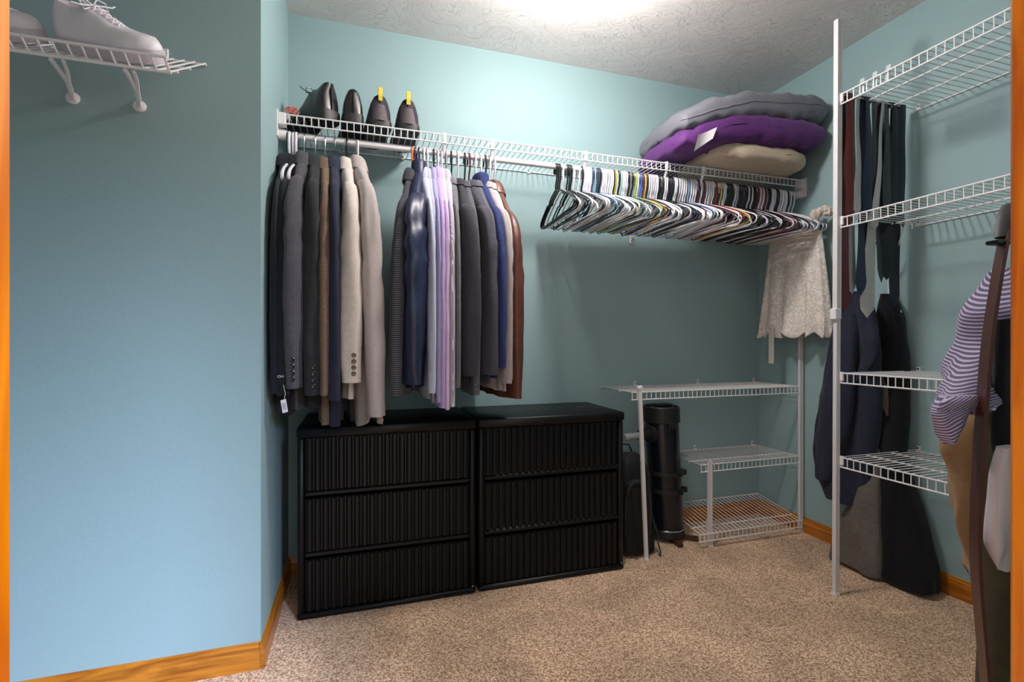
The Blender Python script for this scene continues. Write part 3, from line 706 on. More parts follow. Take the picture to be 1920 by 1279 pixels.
top('dress_shirt', 'grey striped dress shirt left of the dark sweaters', 'shirt', 836, 849, F_GST, 752, 762, rn=0.013, T=0.010, rs=0.042, seed=29, zn=-0.11, collar='shirt', cuffh=0.06)
top('polo_shirt', 'warm grey long-sleeved top against the grey striped shirt', 'shirt', 846, 860, F_POLO, 725, 728, rn=0.013, T=0.012, rs=0.042, seed=30, zn=-0.125, collar='crew')
top('sweater', 'black fleece sweater with the widest sleeve', 'sweater', 858, 886, F_SWT, 712, 705, rn=0.034, T=0.022, rs=0.055, seed=31, zn=-0.125, collar='crew', fold=0.008)
top('sweater', 'tweed grey sweater whose cuff hangs below the black one', 'sweater', 871, 896, F_TW, 735, 742, rn=0.016, T=0.014, seed=32, zn=-0.13, collar='crew', ext=0.03)
top('sweater', 'dark grey fleece sweater with wrinkled sleeve', 'sweater', 879, 926, F_SW2, 712, 703, rn=0.030, T=0.02, rs=0.052, seed=33, zn=-0.125, collar='crew', crumple=0.007)
top('sweater', 'mid grey jersey sweater behind the dark grey one', 'sweater', 890, 930, F_GKN, 715, 690, rn=0.016, T=0.016, seed=34, zn=-0.125, collar='crew', ext=0.03)
top('fleece_pullover', 'navy blue fleece pullover with a stand collar', 'sweater', 900, 944, F_BLU, 705, 690, rn=0.022, T=0.022, seed=35, zn=-0.12, collar='stand', crumple=0.006)
top('knit_cardigan', 'light grey ribbed knit cardigan beside the leather jacket', 'sweater', 909, 956, F_KN, 725, 718, rn=0.017, T=0.016, seed=36, zn=-0.125, collar='crew', cuffh=0.03)
top('knit_cardigan', 'pale cable knit cardigan with a rolled collar', 'sweater', 917, 962, F_KN2, 728, 712, rn=0.013, T=0.015, seed=37, zn=-0.13, collar='crew', ext=0.03)
top('leather_jacket', 'brown leather jacket at the right end of the clothes', 'jacket', 926, 974, F_LEA, 740, 748, rn=0.026, T=0.022, rs=0.045, seed=38, zn=-0.135, collar='jacket', crumple=0.006)

# hangers of the garments
def ghook(code, hu, su, label, kind='plain', r=0.0038):
    X, rz = rz_for(hu, su)
    return hanger(code, X, rz, label, 'hangers under the clothes', kind, 0, r)
GH = [('k', 540, 514, 'black hanger holding the jacket against the left wall'), ('w', 550, 528, 'white plastic hanger holding the black suit jacket'), ('O', 774, 752, 'orange hanger holding the charcoal fleece jacket'),
      ('d', 780, 752, 'navy hanger holding the dark striped shirt'), ('d', 786, 780, 'navy hanger holding the windbreaker'), ('w', 794, 812, 'white hanger holding the pale blue shirt'), ('w', 801, 818, 'white hanger holding the grey blue shirt'),
      ('k', 813, 824, 'black hanger holding the lavender blue shirt'), ('w', 821, 831, 'white hanger holding the lilac shirt'), ('w', 828, 840, 'white hanger holding the pink lilac shirt'), ('g', 836, 849, 'grey hanger holding the grey striped shirt'),
      ('k', 846, 860, 'black hanger holding the warm grey top'), ('w', 858, 886, 'white hanger holding the black fleece sweater'), ('k', 871, 896, 'black hanger holding the tweed grey sweater'), ('u', 879, 926, 'maroon hanger holding the dark grey fleece sweater'),
      ('w', 890, 930, 'white hanger holding the mid grey sweater'), ('w', 900, 944, 'white hanger holding the navy pullover'), ('k', 909, 956, 'black hanger holding the ribbed cardigan'), ('w', 917, 962, 'white hanger holding the pale cable knit'), ('w', 926, 974, 'white hanger holding the leather jacket'),
      ('w', 670, 692, 'white hanger holding the oatmeal linen jacket'), ('k', 650, 660, 'black hanger holding the cream jacket')]
for c_, hu, su, lab in GH: ghook(c_, hu, su, lab, 'under')
for hu, su, knob, lab in ((572, 547, 0, 'chrome hook hanger holding the grey pinstripe jacket'), (592, 585, 0, 'chrome hook hanger holding the charcoal suit jacket'), (610, 608, 0, 'chrome hook hanger holding the brown tweed jacket'), (628, 627, 1, 'black knob hanger holding the navy suit jacket'), (559, 540, 1, 'bare black knob hanger left of the grey pinstripe jacket')):
    X, rz = rz_for(hu, su); t = thing('suit_hanger', lab, 'hanger', (X, RODY, RODZ), rz, 'hangers under the clothes')
    hook, body = hanger_paths('plain'); mm = M_CHROME if not knob else M_BLK
    MB().tube(hook, 0.0019, 6).build('hook', mm, t, world=False)
    MB().tube([(0, y, z - 0.01) for y, z in ((-0.15, -0.215), (-0.1, -0.18), (-0.04, -0.128), (0, -0.1), (0.04, -0.128), (0.1, -0.18), (0.15, -0.215))], [0.007, 0.007, 0.007, 0.008, 0.007, 0.007, 0.007], 8, flat=0.7).build('arms', mat('smoke_plastic', '3a3d40', 0.25), t, world=False)
    if knob: MB().lathe([(0, 0.006), (0.009, 0.004), (0.0105, -0.002), (0.008, -0.008), (0, -0.01)], (0, 0, -0.088), 14).build('knob', M_BLK, t, world=False)
# two thick white hangers at the left end, empty
for hu, su, lab in ((543, 522, 'thick white tubular hanger nearest the left wall'), (556, 534, 'thick white tubular hanger against its twin by the black suit')):
    ghook('w', hu, su, lab, 'plain', 0.0058)

# ================================================================== PILLOWS AND SHOES ON THE LONG SHELF
def pillow(name, label, m, cx, cy, cz, lx, ly, th, rz=0.0, bend=lambda a, b: 0.0, seed=1, wr=0.008, seam=None, pinch=0.05, ex=0.42, rnd=0.0):
    t = thing(name, label, 'pillow', (cx, cy, cz), rz, 'bedding on the long shelf')
    NU, NV = 56, 40
    def surf(sgn):
        def f(i, j):
            a = -1 + 2 * i; b = -1 + 2 * j
            a2 = math.sin(a * math.pi / 2); b2 = math.sin(b * math.pi / 2)
            thick = max(0.0, (1 - a2 ** 4)) ** ex * max(0.0, (1 - b2 ** 4)) ** ex
            x = a2 * lx * (1 - pinch * (1 - b2 * b2) * 0.6 * a2 * a2); y = b2 * ly * (1 - pinch * (1 - a2 * a2) * b2 * b2)
            x *= 1 - rnd * b2 ** 4; y *= 1 - rnd * 1.3 * a2 ** 4
            edge = 1 - min(1, (1 - max(abs(a2), abs(b2))) * 3.2)
            w_ = wr * (nz3(x * 9, y * 14, sgn * 3, seed) + 0.7 * nz3(x * 26, y * 9, sgn, seed + 2) * edge + 0.5 * math.sin(x * 60 + 3 * nz3(x * 6, y * 6, 0, seed)) * edge)
            cr = 1 - abs(nz3(x * 7 + y * 3, y * 11, sgn * 2, seed + 5)) * 5
            w_ -= wr * 0.9 * max(0, cr) ** 2
            z = sgn * th * thick + w_ * (0.3 + thick) + bend(a2, b2)
            return (x, y, z)
        return f
    mb = MB(); mb.grid(surf(1), NU, NV); mb.grid(surf(-1), NU, NV)
    o = mb.build('cover', m, t, world=False, angle=100)
    import bmesh
    bm = bmesh.new(); bm.from_mesh(o.data); bmesh.ops.remove_doubles(bm, verts=bm.verts, dist=0.0015); bmesh.ops.recalc_face_normals(bm, faces=bm.faces); bm.to_mesh(o.data); bm.free()
    if seam:
        pts = [surf(1)(0, j / 30) for j in range(31)] if seam == 'end' else [surf(1)(i / 44, 0) for i in range(45)]
        MB().tube(pts, 0.0032, 6).build('seam', m, t, world=False)
    return t
F_PG = fabric('slate_grey_satin', '70707a', 0.55, var=0.03, vs=8); F_PP = fabric('purple_cotton', '59296b', 0.6, var=0.06, vs=8); F_PC = fabric('cream_microfibre', 'c8b6a0', 0.75, var=0.04, vs=8)
F_PW = fabric('white_ticking', 'd8d2d8', var=0.03)
zd = SZ + 0.003
pillow('pillow', 'plain cream pillow at the bottom of the stack on the shelf', F_PC, 1.89, 2.06, zd + 0.052, 0.305, 0.215, 0.05, R(0), lambda a, b: 0.0, 3, 0.006, ex=0.26, rnd=0.16)
pp = pillow('pillow', 'purple pillow squashed between the cream and grey ones', F_PP, 1.81, 2.045, zd + 0.155, 0.445, 0.235, 0.08, R(-2), lambda a, b: -0.085 * max(0, -a - 0.30) ** 1.2 * 1.5 + 0.02 * a, 5, 0.012, ex=0.34, rnd=0.1)
MB().grid(lambda i, j: (-0.375 + 0.10 * j + 0.02 * i, -0.232 + 0.010 * math.sin(j * 3) - 0.004 * i, -0.165 + 0.075 * i * (1 - 0.3 * j) + 0.07 * j), 6, 10).build('white_lining', F_PW, pp, world=False)
pillow('pillow', 'slate grey pillow on top of the stack under the ceiling', F_PG, 1.82, 2.045, zd + 0.268, 0.445, 0.24, 0.078, R(-2), lambda a, b: -0.075 * max(0, -a - 0.05) ** 1.25 * 1.25 + 0.035 * a, 8, 0.013, seam='side', ex=0.30, rnd=0.10)

def shoe(name, label, loc, rz, L, mu, ms, mi, heel_h=0.105, w=0.046, sole=0.024, heel=0.0, group=None, roll=0.0, laces=None, tab=None, dress=False, toe_spring=0.008, patch=None, bow=1.0):
    """local: heel at y=0 facing -y, toe at +y"""
    t = thing(name, label, 'shoe', loc, rz, group); t.rotation_euler = (0, roll, rz)
    st = [(0.0, 0.55), (0.03, 0.80), (0.1, 0.92), (0.25, 0.93), (0.42, 0.88), (0.55, 0.95), (0.68, 1.04), (0.8, 1.02), (0.9, 0.84), (0.97, 0.52), (1.0, 0.2)]
    top_ = [(0.0, heel_h), (0.03, heel_h * 1.03), (0.1, heel_h * 0.97), (0.22, heel_h * 0.86), (0.32, heel_h * 0.92), (0.40, heel_h * 0.98), (0.5, heel_h * 0.82), (0.65, heel_h * 0.60), (0.8, heel_h * 0.5), (0.92, heel_h * 0.42), (1.0, heel_h * 0.22)]
    def interp(tab_, q):
        for (a, va), (b, vb) in zip(tab_, tab_[1:]):
            if q <= b: f = (q - a) / (b - a); f = f * f * (3 - 2 * f) * 0.5 + f * 0.5; return va + (vb - va) * f
        return tab_[-1][1]
    N_ = 36; rings = []; base = sole + heel
    def bz(q): return base - heel * min(1, max(0, (q - 0.3) / 0.25)) + toe_spring * max(0, q - 0.7) / 0.3
    for i in range(N_ + 1):
        q = 0.001 + 0.997 * i / N_; y = L * q; ww = w * interp(st, q); h = interp(top_, q); op = max(0.0, min(1.0, min((q - 0.02) / 0.05, (0.37 - q) / 0.06)))
        lean = 0.010 * max(0, 1 - q / 0.08)
        ring = []
        prof = [(1.0, 0.0), (1.04, 0.22), (0.98, 0.5), (0.82, 0.76), (0.60, 0.95)]
        for x, z in prof: ring.append((ww * x, y + lean * z, bz(q) + h * z))
        ring.append((ww * (0.46 * op + 0.3 * (1 - op)), y, bz(q) + h * (1.0 * op + 1.0 * (1 - op)) + 0.003 * op))
        ring.append((ww * (0.34 * op + 0.1 * (1 - op)), y, bz(q) + h * (0.9 * op + 1.02 * (1 - op))))
        ring.append((0, y, bz(q) + h * (0.3 * op + 1.03 * (1 - op))))
        full = ring + [(-x, yy, z) for x, yy, z in ring[:-1][::-1]]
        rings.append(full)
    mb = MB(); mb.loft(rings); mb.build('upper', mu, t, world=False, angle=60)
    # sole
    rings = []
    for i in range(N_ + 1):
        q = i / N_; y = -0.004 + (L + 0.008) * q; ww = w * interp(st, min(1, max(0, q))) * 1.07 + 0.002
        hb = bz(q); ht = 0.004 if not dress else 0.002
        lo = 0.0 if (not dress or q < 0.28) else max(0.0, hb - sole * 0.8)
        lo = lo if q < 0.7 else lo + toe_spring * (q - 0.7) / 0.3
        rings.append([(ww, y, hb + ht), (ww * 1.02, y, (hb + lo) / 2), (ww * 0.96, y, lo), (-ww * 0.96, y, lo), (-ww * 1.02, y, (hb + lo) / 2), (-ww, y, hb + ht)])
    MB().loft(rings).build('sole', ms, t, world=False, angle=50)
    # heel seam strip / counter
    pr = 0.012
    if patch:
        rings = []
        for i in range(9):
            z = base + heel_h * (0.0 + 0.66 * i / 8); f = 1 - 0.35 * (i / 8) ** 2; ring = []
            for j in range(11):
                a = -1 + 2 * j / 10; x = w * 0.92 * f * a; ring.append((x, -0.006 + 0.026 * abs(a) ** 2.6 + 0.0065 * i / 8 - 0.002, z))
            rings.append(ring)
        MB().loft(rings, caps=False, closed=False).build('heel_patch', patch, t, world=False)
    else:
        MB().tube([(0, -0.0015, base), (0, 0.001, base + heel_h * 0.5), (0, 0.006, base + heel_h * 0.97)], 0.004, 6, flat=0.5).build('heel_seam', mu, t, world=False)
    if tab:
        tl = [(-0.001, 0.80), (-0.004, 1.0), (-0.005, 1.2), (0.0, 1.34), (0.008, 1.36), (0.012, 1.2), (0.014, 1.0)]
        MB().loft([[(-0.008, y, base + heel_h * z), (0.008, y, base + heel_h * z), (0.008, y + 0.002, base + heel_h * z - 0.001), (-0.008, y + 0.002, base + heel_h * z - 0.001)] for y, z in tl]).build('pull_tab', tab, t, world=False)
    if laces:
        lc = MB()
        for k in range(5):
            q = 0.40 + 0.055 * k; h = interp(top_, q) * 1.03 + bz(q); ww = w * 0.36
            lc.tube([(-ww, L * q, h - 0.010), (-ww * 0.4, L * q + 0.002, h + 0.002), (0, L * q + 0.004, h + 0.004), (ww * 0.4, L * q + 0.006, h + 0.002), (ww, L * q + 0.008, h - 0.010)], 0.0024, 5)
        q = 0.385; h = interp(top_, q) * 1.03 + bz(q); y = L * q
        for s_ in (-1, 1):
            lc.tube([(0, y, h + 0.003), (s_ * 0.018 * bow, y - 0.004, h + 0.016 * bow), (s_ * 0.036 * bow, y, h + 0.010 * bow), (s_ * 0.034 * bow, y + 0.006, h - 0.006), (s_ * 0.014 * bow, y + 0.004, h - 0.001), (0, y, h + 0.003)], 0.002, 5)
            lc.tube([(0, y, h + 0.003), (s_ * 0.02 * bow, y + 0.012, h + 0.004), (s_ * 0.045 * bow, y + 0.008, h + 0.003), (s_ * 0.062 * bow, y + 0.002, h + 0.006)], 0.0018, 5)
        lc.build('laces', laces, t, world=False)
        MB().grid(lambda i, j: ((-1 + 2 * j) * w * 0.34 * (1 - 0.3 * i), L * (0.42 - 0.13 * i), bz(0.4) + interp(top_, 0.40) * (0.97 + 0.2 * i) - 0.012 * (2 * j - 1) ** 2), 6, 8).build('tongue', mu, t, world=False)
    return t
S_BLK = mat('black_leather', '181416', 0.32, var=0.12, vscale=30, bump=0.15, bscale=200); S_SOLE = mat('black_rubber', '1c191a', 0.55)
S_SNK = fabric('dark_plum_mesh', '2a2430', 0.7); S_PATCH = mat('textured_rubber', '4c4246', 0.6, var=0.3, vscale=300, bump=0.6, bscale=350); S_TAB = mat('yellow_webbing', 'c8b23c', 0.6, var=0.15, vscale=120)
S_WHT = mat('white_leather', 'eae4ec', 0.45, var=0.02, vscale=30, bump=0.05, bscale=120); S_WSOLE = mat('white_rubber', 'c6bec8', 0.5); S_WLIN = mat('grey_lining', '6a686c', 0.8)
GS = 'shoes on the long shelf'
shoe('dress_shoe', 'black leather dress shoe turned sideways beside the red flower', (xu(622, 2.03), 2.015, zd), R(38), 0.29, S_BLK, S_SOLE, None, 0.105, 0.046, 0.014, 0.026, GS, laces=S_BLK, dress=True)
shoe('dress_shoe', 'black leather dress shoe next to the yellow-tabbed sneakers', (xu(663, 2.03), 2.012, zd), R(6), 0.275, S_BLK, S_SOLE, None, 0.095, 0.040, 0.014, 0.024, GS, laces=S_BLK, dress=True, bow=0.4)
shoe('sneaker', 'dark sneaker with yellow heel tab, beside the dress shoes', (xu(713, 2.03), 2.006, zd), R(6), 0.275, S_SNK, S_SOLE, None, 0.10, 0.047, 0.022, 0, GS, laces=S_BLK, tab=S_TAB, patch=S_PATCH, bow=0.4)
shoe('sneaker', 'dark sneaker with yellow heel tab, rightmost shoe on the shelf', (xu(765, 2.03), 2.006, zd), R(2), 0.275, S_SNK, S_SOLE, None, 0.10, 0.047, 0.022, 0, GS, laces=S_BLK, tab=S_TAB, patch=S_PATCH, bow=0.4)
# white sneakers on the slanted shelf
SLOPE = math.atan2(TL + 0.012, DPL)
def on_slope(x, y): return (x, y, 1.853 - (1.683 - y) * math.tan(SLOPE) + 0.006)
GW = 'white sneakers on the slanted shelf'
def white_shoe(label, heel, toe):
    a, b = Vector(on_slope(*heel)), Vector(on_slope(*toe)); d = (b - a).normalized()
    up_ = Vector((0, -math.sin(SLOPE), math.cos(SLOPE))); xx = d.cross(up_).normalized(); zz = xx.cross(d)
    t = shoe('white_sneaker', label, a, 0, 0.240, S_WHT, S_WSOLE, None, 0.078, 0.046, 0.026, 0, GW, laces=S_WHT)
    from mathutils import Matrix
    m3 = Matrix((xx, d, zz)).transposed(); t.rotation_mode = 'XYZ'; t.rotation_euler = m3.to_euler()
    return t
white_shoe('white leather sneaker at the right end of the slanted shelf', (-0.695, 1.505), (-0.475, 1.43))
white_shoe('white leather sneaker partly hidden behind the door jamb', (-0.955, 1.56), (-0.735, 1.47))
# red paper flower
fl = thing('paper_flower', 'small crumpled red paper flower at the left end of the shelf', 'flower', (xu(546, 2.02), 2.03, zd), 0)
for k in range(11):
    a = k * 2.4; r0 = 0.005 + 0.0015 * k
    MB().grid(lambda i, j: (r0 * math.cos(a) + (0.011 * i + 0.002) * math.cos(a + (j - 0.5) * 1.6), r0 * math.sin(a) + (0.011 * i + 0.002) * math.sin(a + (j - 0.5) * 1.6), 0.012 + 0.022 * i - 0.009 * i * i * k / 10 + 0.003 * math.sin(9 * j + k)), 4, 6).build('petal', mat('red_crepe', 'b8403a', 0.7, col2='d89080', vscale=160), fl, world=False)
MB().lathe([(0, 0), (0.008, 0), (0.010, 0.006), (0.006, 0.016), (0, 0.018)], (0, 0, 0), 12).build('base', mat('brown_paper', '6a4a26', 0.7), fl, world=False)

# ================================================================== LACE SKIRT AT THE END OF THE ROD
X_SK = 2.185
sk = thing('lace_skirt', 'cream lace skirt with scalloped hem hanging by the right wall', 'skirt', (X_SK, RODY, RODZ))
def skirt_rings(zt, zb, w0, w1, t0, t1, scallop, seed, M=96, N=26):
    rings = []
    for i in range(N + 1):
        q = i / N; ring = []
        for j in range(M):
            a = 2 * math.pi * j / M; c_, s_ = math.cos(a), math.sin(a)
            f = 1 + (0.42 * q) * math.sin(11 * a + 1.0) * (0.5 + 0.5 * q) + 0.15 * q * math.sin(19 * a)
            W = w0 + (w1 - w0) * q ** 0.9; T_ = t0 + (t1 - t0) * q
            z = zt + (zb - zt) * q + (scallop * (1 - abs(math.sin(8 * a))) * q ** 8 if scallop else 0)
            ring.append((T_ * sgp(s_, 0.8) * f, -0.035 + W * sgp(c_, 0.85) * (1 + 0.02 * math.sin(9 * a)), z))
        rings.append(ring)
    return rings
F_LIN = fabric('beige_satin_lining', 'e0d0c4', 0.6, var=0.03)
ml = bpy.data.materials.new('cream_lace'); ml.use_nodes = True; nt = ml.node_tree; N = nt.nodes; L = nt.links; b = N['Principled BSDF']
b.inputs['Base Color'].default_value = rgb('f0e8e0'); b.inputs['Roughness'].default_value = 0.85
tc = N.new('ShaderNodeTexCoord'); n1 = N.new('ShaderNodeTexNoise'); n1.inputs['Scale'].default_value = 55; n1.inputs['Detail'].default_value = 3; n1.inputs['Distortion'].default_value = 1.5
L.new(tc.outputs['Object'], n1.inputs['Vector']); rp = N.new('ShaderNodeValToRGB'); rp.color_ramp.elements[0].position = 0.50; rp.color_ramp.elements[0].color = (0.7, 0.7, 0.7, 1); rp.color_ramp.elements[1].position = 0.56
L.new(n1.outputs['Fac'], rp.inputs[0]); L.new(rp.outputs[0], b.inputs['Alpha'])
MB().loft(skirt_rings(-0.275, -0.70, 0.155, 0.20, 0.028, 0.052, 0, 1), caps=False).build('lining', F_LIN, sk, world=False, angle=80)
MB().loft(skirt_rings(-0.27, -0.765, 0.158, 0.215, 0.031, 0.060, 0.03, 1), caps=False).build('lace_layer', ml, sk, world=False, angle=80)
hemr = skirt_rings(-0.27, -0.765, 0.158, 0.215, 0.032, 0.062, 0.03, 1)[-1]
hem_tr = MB(); hem_tr.loft([[(x, y, z + 0.008) for x, y, z in hemr], [(x * 1.04, y * 1.005, z) for x, y, z in hemr], [(x, y, z - 0.006) for x, y, z in hemr]], caps=False); hem_tr.build('scalloped_trim', fabric('ivory_trim', 'd8cec6'), sk, world=False)
MB().loft([[(0.03 * sgp(math.sin(2 * math.pi * j / 40), 0.8), -0.035 + 0.16 * math.cos(2 * math.pi * j / 40), z) for j in range(40)] for z in (-0.235, -0.255, -0.28)], caps=False).build('waistband', F_LIN, sk, world=False)
rb = P(1454, 630, 2.16)
MB().box(-0.075, 2.07 - RODY - 0.017, -0.905, -0.0735, 2.07 - RODY + 0.017, -0.70).build('ribbon', fabric('ivory_ribbon', 'cfc6c0'), sk, world=False)
hanger('w', X_SK, 0, 'white hanger carrying the lace skirt, last on the rod', 'empty hangers on the right half of the rod', 'plain')
hanger('w', X_SK + 0.022, 0, 'white hanger squeezed between the lace skirt and the right wall', 'empty hangers on the right half of the rod', 'plain')
fb = thing('fabric_scrunch', 'cream ruffled cloth knot on the hanger ends beside the tall pole', 'scrunch', (X_SK - 0.02, RODY - 0.185, RODZ - 0.175))
for k in range(7):
    a = k * 0.9; cx, cy, cz = 0.018 * math.cos(a), -0.02 + 0.012 * k - 0.03, 0.018 + 0.012 * math.sin(a * 1.3)
    rings = []
    for i in range(9):
        th = math.pi * i / 8; ring = []
        for j in range(14):
            ph = 2 * math.pi * j / 14; rr_ = (0.021 + 0.004 * math.sin(5 * ph + k)) * (1 + 0.12 * math.sin(4 * th + k))
            ring.append((cx + rr_ * math.sin(th) * math.cos(ph) + 1e-5 * j, cy + rr_ * math.sin(th) * math.sin(ph), cz + rr_ * math.cos(th)))
        rings.append(ring)
    MB().loft(rings).build('ruffle', fabric('cream_ruffle', 'd2c4b8'), fb, world=False, angle=80)

# ================================================================== NECKTIES OVER THE END OF THE TOP RIGHT SHELF
def tie(label, u, m, wv, tipv, lean=0.0, name='necktie', back=0.6, depth=0.0, wmax=0.038):
    X = xu(u, YS + 0.012); Y = YS + 0.012 + depth; zt = 2.004
    t = thing(name, label, 'necktie', (X, Y, zt), 0, 'neckties on the top right shelf')
    tip = P(u, tipv, Y).z - zt
    def ribbon(z_end, w0, w1, yo, seed, pointed=True):
        n = 26; rings = []
        for i in range(n + 1):
            q = i / n; z = z_end * q; ww = w0 + (w1 - w0) * q ** 1.2
            if pointed and z < z_end + w1 * 1.1: ww *= max(0.03, (z - z_end) / (w1 * 1.1))
            x = lean * q + 0.006 * math.sin(4 * q + seed) + 0.003 * math.sin(11 * q + seed * 2); y = yo + 0.004 * math.sin(5 * q + seed)
            tw = 0.25 * math.sin(3 * q + seed)
            dx, dy = ww * math.cos(tw), ww * math.sin(tw)
            rings.append([(x - dx, y - dy, z), (x - dx * 0.5, y - dy * 0.5 - 0.002, z), (x, y - 0.0028, z), (x + dx * 0.5, y + dy * 0.5 - 0.002, z), (x + dx, y + dy, z), (x, y + 0.002, z)])
        return rings
    MB().loft(ribbon(tip, wv, wmax * 1.0, 0.006, u % 7)).build('front_blade', m, t, world=False, angle=60)
    MB().loft(ribbon(tip * back, wv * 0.7, wmax * 0.5, -0.024, u % 5)).build('tail_blade', m, t, world=False, angle=60)
    MB().loft([[(-wv, y, z), (wv, y, z), (wv * 0.98, y * 0.8, z - 0.003), (-wv * 0.98, y * 0.8, z - 0.003)] for y, z in ((0.007, -0.004), (0.004, 0.004), (-0.006, 0.0065), (-0.018, 0.005), (-0.025, -0.004))]).build('fold', m, t, world=False, angle=60)
    return t
def silk(name, c): return mat(name, c, 0.45, var=0.06, vscale=40, bump=0.1, bscale=600)
tie('dark maroon necktie nearest the tall pole', 1583, silk('maroon_silk', '5e181c'), 0.022, 588)
tie('brown grey necktie just right of the maroon one', 1592, silk('taupe_silk', '7c6c68'), 0.019, 535, depth=0.03)
tie('grey necktie with the broad pointed blade', 1601, silk('grey_silk', 'b2b0b0'), 0.021, 552, depth=0.008)
tie('midnight navy necktie between the two grey ones', 1617, silk('midnight_silk', '18223e'), 0.023, 555)
tie('dark charcoal necktie, middle of the row', 1632, silk('charcoal_silk', '34363c'), 0.020, 520, depth=0.01)
tie('light grey necktie with the lowest pointed tip', 1646, silk('light_grey_silk', 'bdbbba'), 0.018, 597, lean=-0.045, depth=0.004)
tie('charcoal necktie right of the light grey one', 1657, silk('graphite_silk', '3a3a3e'), 0.021, 530, depth=0.01)
tie('black necktie second from the right', 1668, silk('black_silk', '15161c'), 0.020, 525, depth=0.004)
tie('blue-black necktie at the right end of the row', 1684, silk('ink_silk', '141a2c'), 0.022, 580, depth=0.008)

# ================================================================== CLOTH LOFTS (coats, trousers, clothes by the door)
def cloth(name, label, cat, rows, m, M=48, N=40, fold=0.01, k=30, seed=1, group=None, part='body', parent=None, crumple=0.006, exp=0.8, axis='X'):
    """rows: (z, x_left, x_right, y_centre, half_depth) in world space"""
    zb = min(r[0] for r in rows); r0 = rows[0]
    mid = (r0[1] + r0[2]) / 2
    t = parent or thing(name, label, cat, (mid, r0[3], zb) if axis == 'X' else (r0[3], mid, zb), 0, group)
    rr_ = catmull(rows, N); rings = []
    for i, (z, xl, xr, yc, T) in enumerate(rr_):
        q = i / N; ring = []; cx = (xl + xr) / 2; W = max(0.002, (xr - xl) / 2)
        for j in range(M):
            a = 2 * math.pi * j / M; c_, s_ = math.cos(a), math.sin(a); sd = 1 if s_ > 0 else -1
            x = cx + W * sgp(c_, exp); y = yc - T * sgp(s_, exp)
            y += fold * (math.sin(k * x + seed + sd + 2 * q) + 0.5 * math.sin(k * 2.1 * x + 2 * seed - 3 * q)) * abs(s_) ** 0.6 * min(1, 0.3 + q)
            y += crumple * nz3(x * 12, z * 9, sd, seed) * 2; x += crumple * nz3(z * 9, a, 0, seed + 3)
            zz = z + crumple * 0.6 * math.sin(4 * c_ + seed) * q
            ring.append((x, y, zz) if axis == 'X' else (y, x, zz))
        rings.append(ring)
    mb = MB(); mb.loft(rings); o = mb.build(part, m, t, angle=75)
    uvl = o.data.uv_layers.new(name='cloth'); nv = len(rings) * M; acc = 0.0; lens = [0.0]
    for i in range(1, len(rr_)): acc += abs(rr_[i][0] - rr_[i - 1][0]); lens.append(acc)
    for lp in o.data.loops:
        i, j = divmod(lp.vertex_index, M); W = (rr_[i][2] - rr_[i][1]) / 2
        uvl.data[lp.index].uv = (0.7 * W * math.cos(2 * math.pi * j / M), lens[i])
    return t
def rowsP(lst, Y, T):
    out = []
    for it in lst:
        v, ul, ur = it[:3]; yy = it[3] if len(it) > 3 else Y; tt = it[4] if len(it) > 4 else T
        a, b = P(ul, v, yy), P(ur, v, yy)
        out.append(((a.z + b.z) / 2, a.x, b.x, yy, tt))
    return out
def rowsX(lst): return lst
F_COAT = fabric('navy_suit_wool', '242738', var=0.12); F_COAT2 = fabric('black_suit_wool', '17181e', var=0.15); F_TRG = fabric('grey_brown_wool', '645d57', var=0.12); F_TRK = fabric('black_trouser_wool', '121319', var=0.12); F_TRB = fabric('taupe_wool', '6a5f55', var=0.1)
GC = 'dark clothes hung behind the right wall shelves'
def rowsW(lst, X, T):
    """photo rows (v, u_far, u_near) on a plane parallel to the right wall -> (z, y_near, y_far, x, T)"""
    out = []
    for it in lst:
        v, ul, ur = it[:3]; xx = it[3] if len(it) > 3 else X; tt = it[4] if len(it) > 4 else T
        a, b = PX(ul, v, xx), PX(ur, v, xx)
        out.append(((a.z + b.z) / 2, b.y, a.y, xx, tt))
    return out
def wcloth(name, label, cat, rows, m, **k):
    return cloth(name, label, cat, rows, m, axis='Y', **k)
c1 = wcloth('suit_coat', 'navy suit coat hung behind the tall pole', 'coat', rowsW([(548, 1598, 1618), (566, 1588, 1630), (600, 1572, 1642), (640, 1564, 1648), (700, 1550, 1650), (780, 1534, 1648), (850, 1528, 1640), (905, 1533, 1630), (940, 1552, 1612)], 2.10, 0.045), F_COAT, fold=0.012, k=34, seed=2, group=GC)
wcloth(None, None, None, rowsW([(590, 1578, 1606, 2.06, 0.018), (640, 1567, 1606, 2.045, 0.028), (720, 1550, 1602, 2.04, 0.03), (800, 1534, 1590, 2.04, 0.03), (860, 1530, 1572, 2.045, 0.028), (900, 1529, 1558, 2.05, 0.024)], 2.05, 0.03), F_COAT, seed=4, fold=0.004, parent=c1, part='sleeve')
wcloth(None, None, None, rowsW([(552, 1604, 1622, 2.06, 0.010), (590, 1608, 1642, 2.05, 0.010), (645, 1616, 1648, 2.045, 0.010), (690, 1612, 1632, 2.045, 0.009), (716, 1604, 1614, 2.05, 0.006)], 2.05, 0.012), F_COAT, seed=6, fold=0.002, parent=c1, part='lapel')
c2 = wcloth('suit_coat', 'black suit coat hung against the right wall', 'coat', rowsW([(552, 1660, 1672), (575, 1650, 1686), (610, 1645, 1696), (680, 1640, 1702), (760, 1640, 1704), (830, 1640, 1700), (900, 1645, 1694)], 2.20, 0.04), F_COAT2, fold=0.008, k=30, seed=3, group=GC)
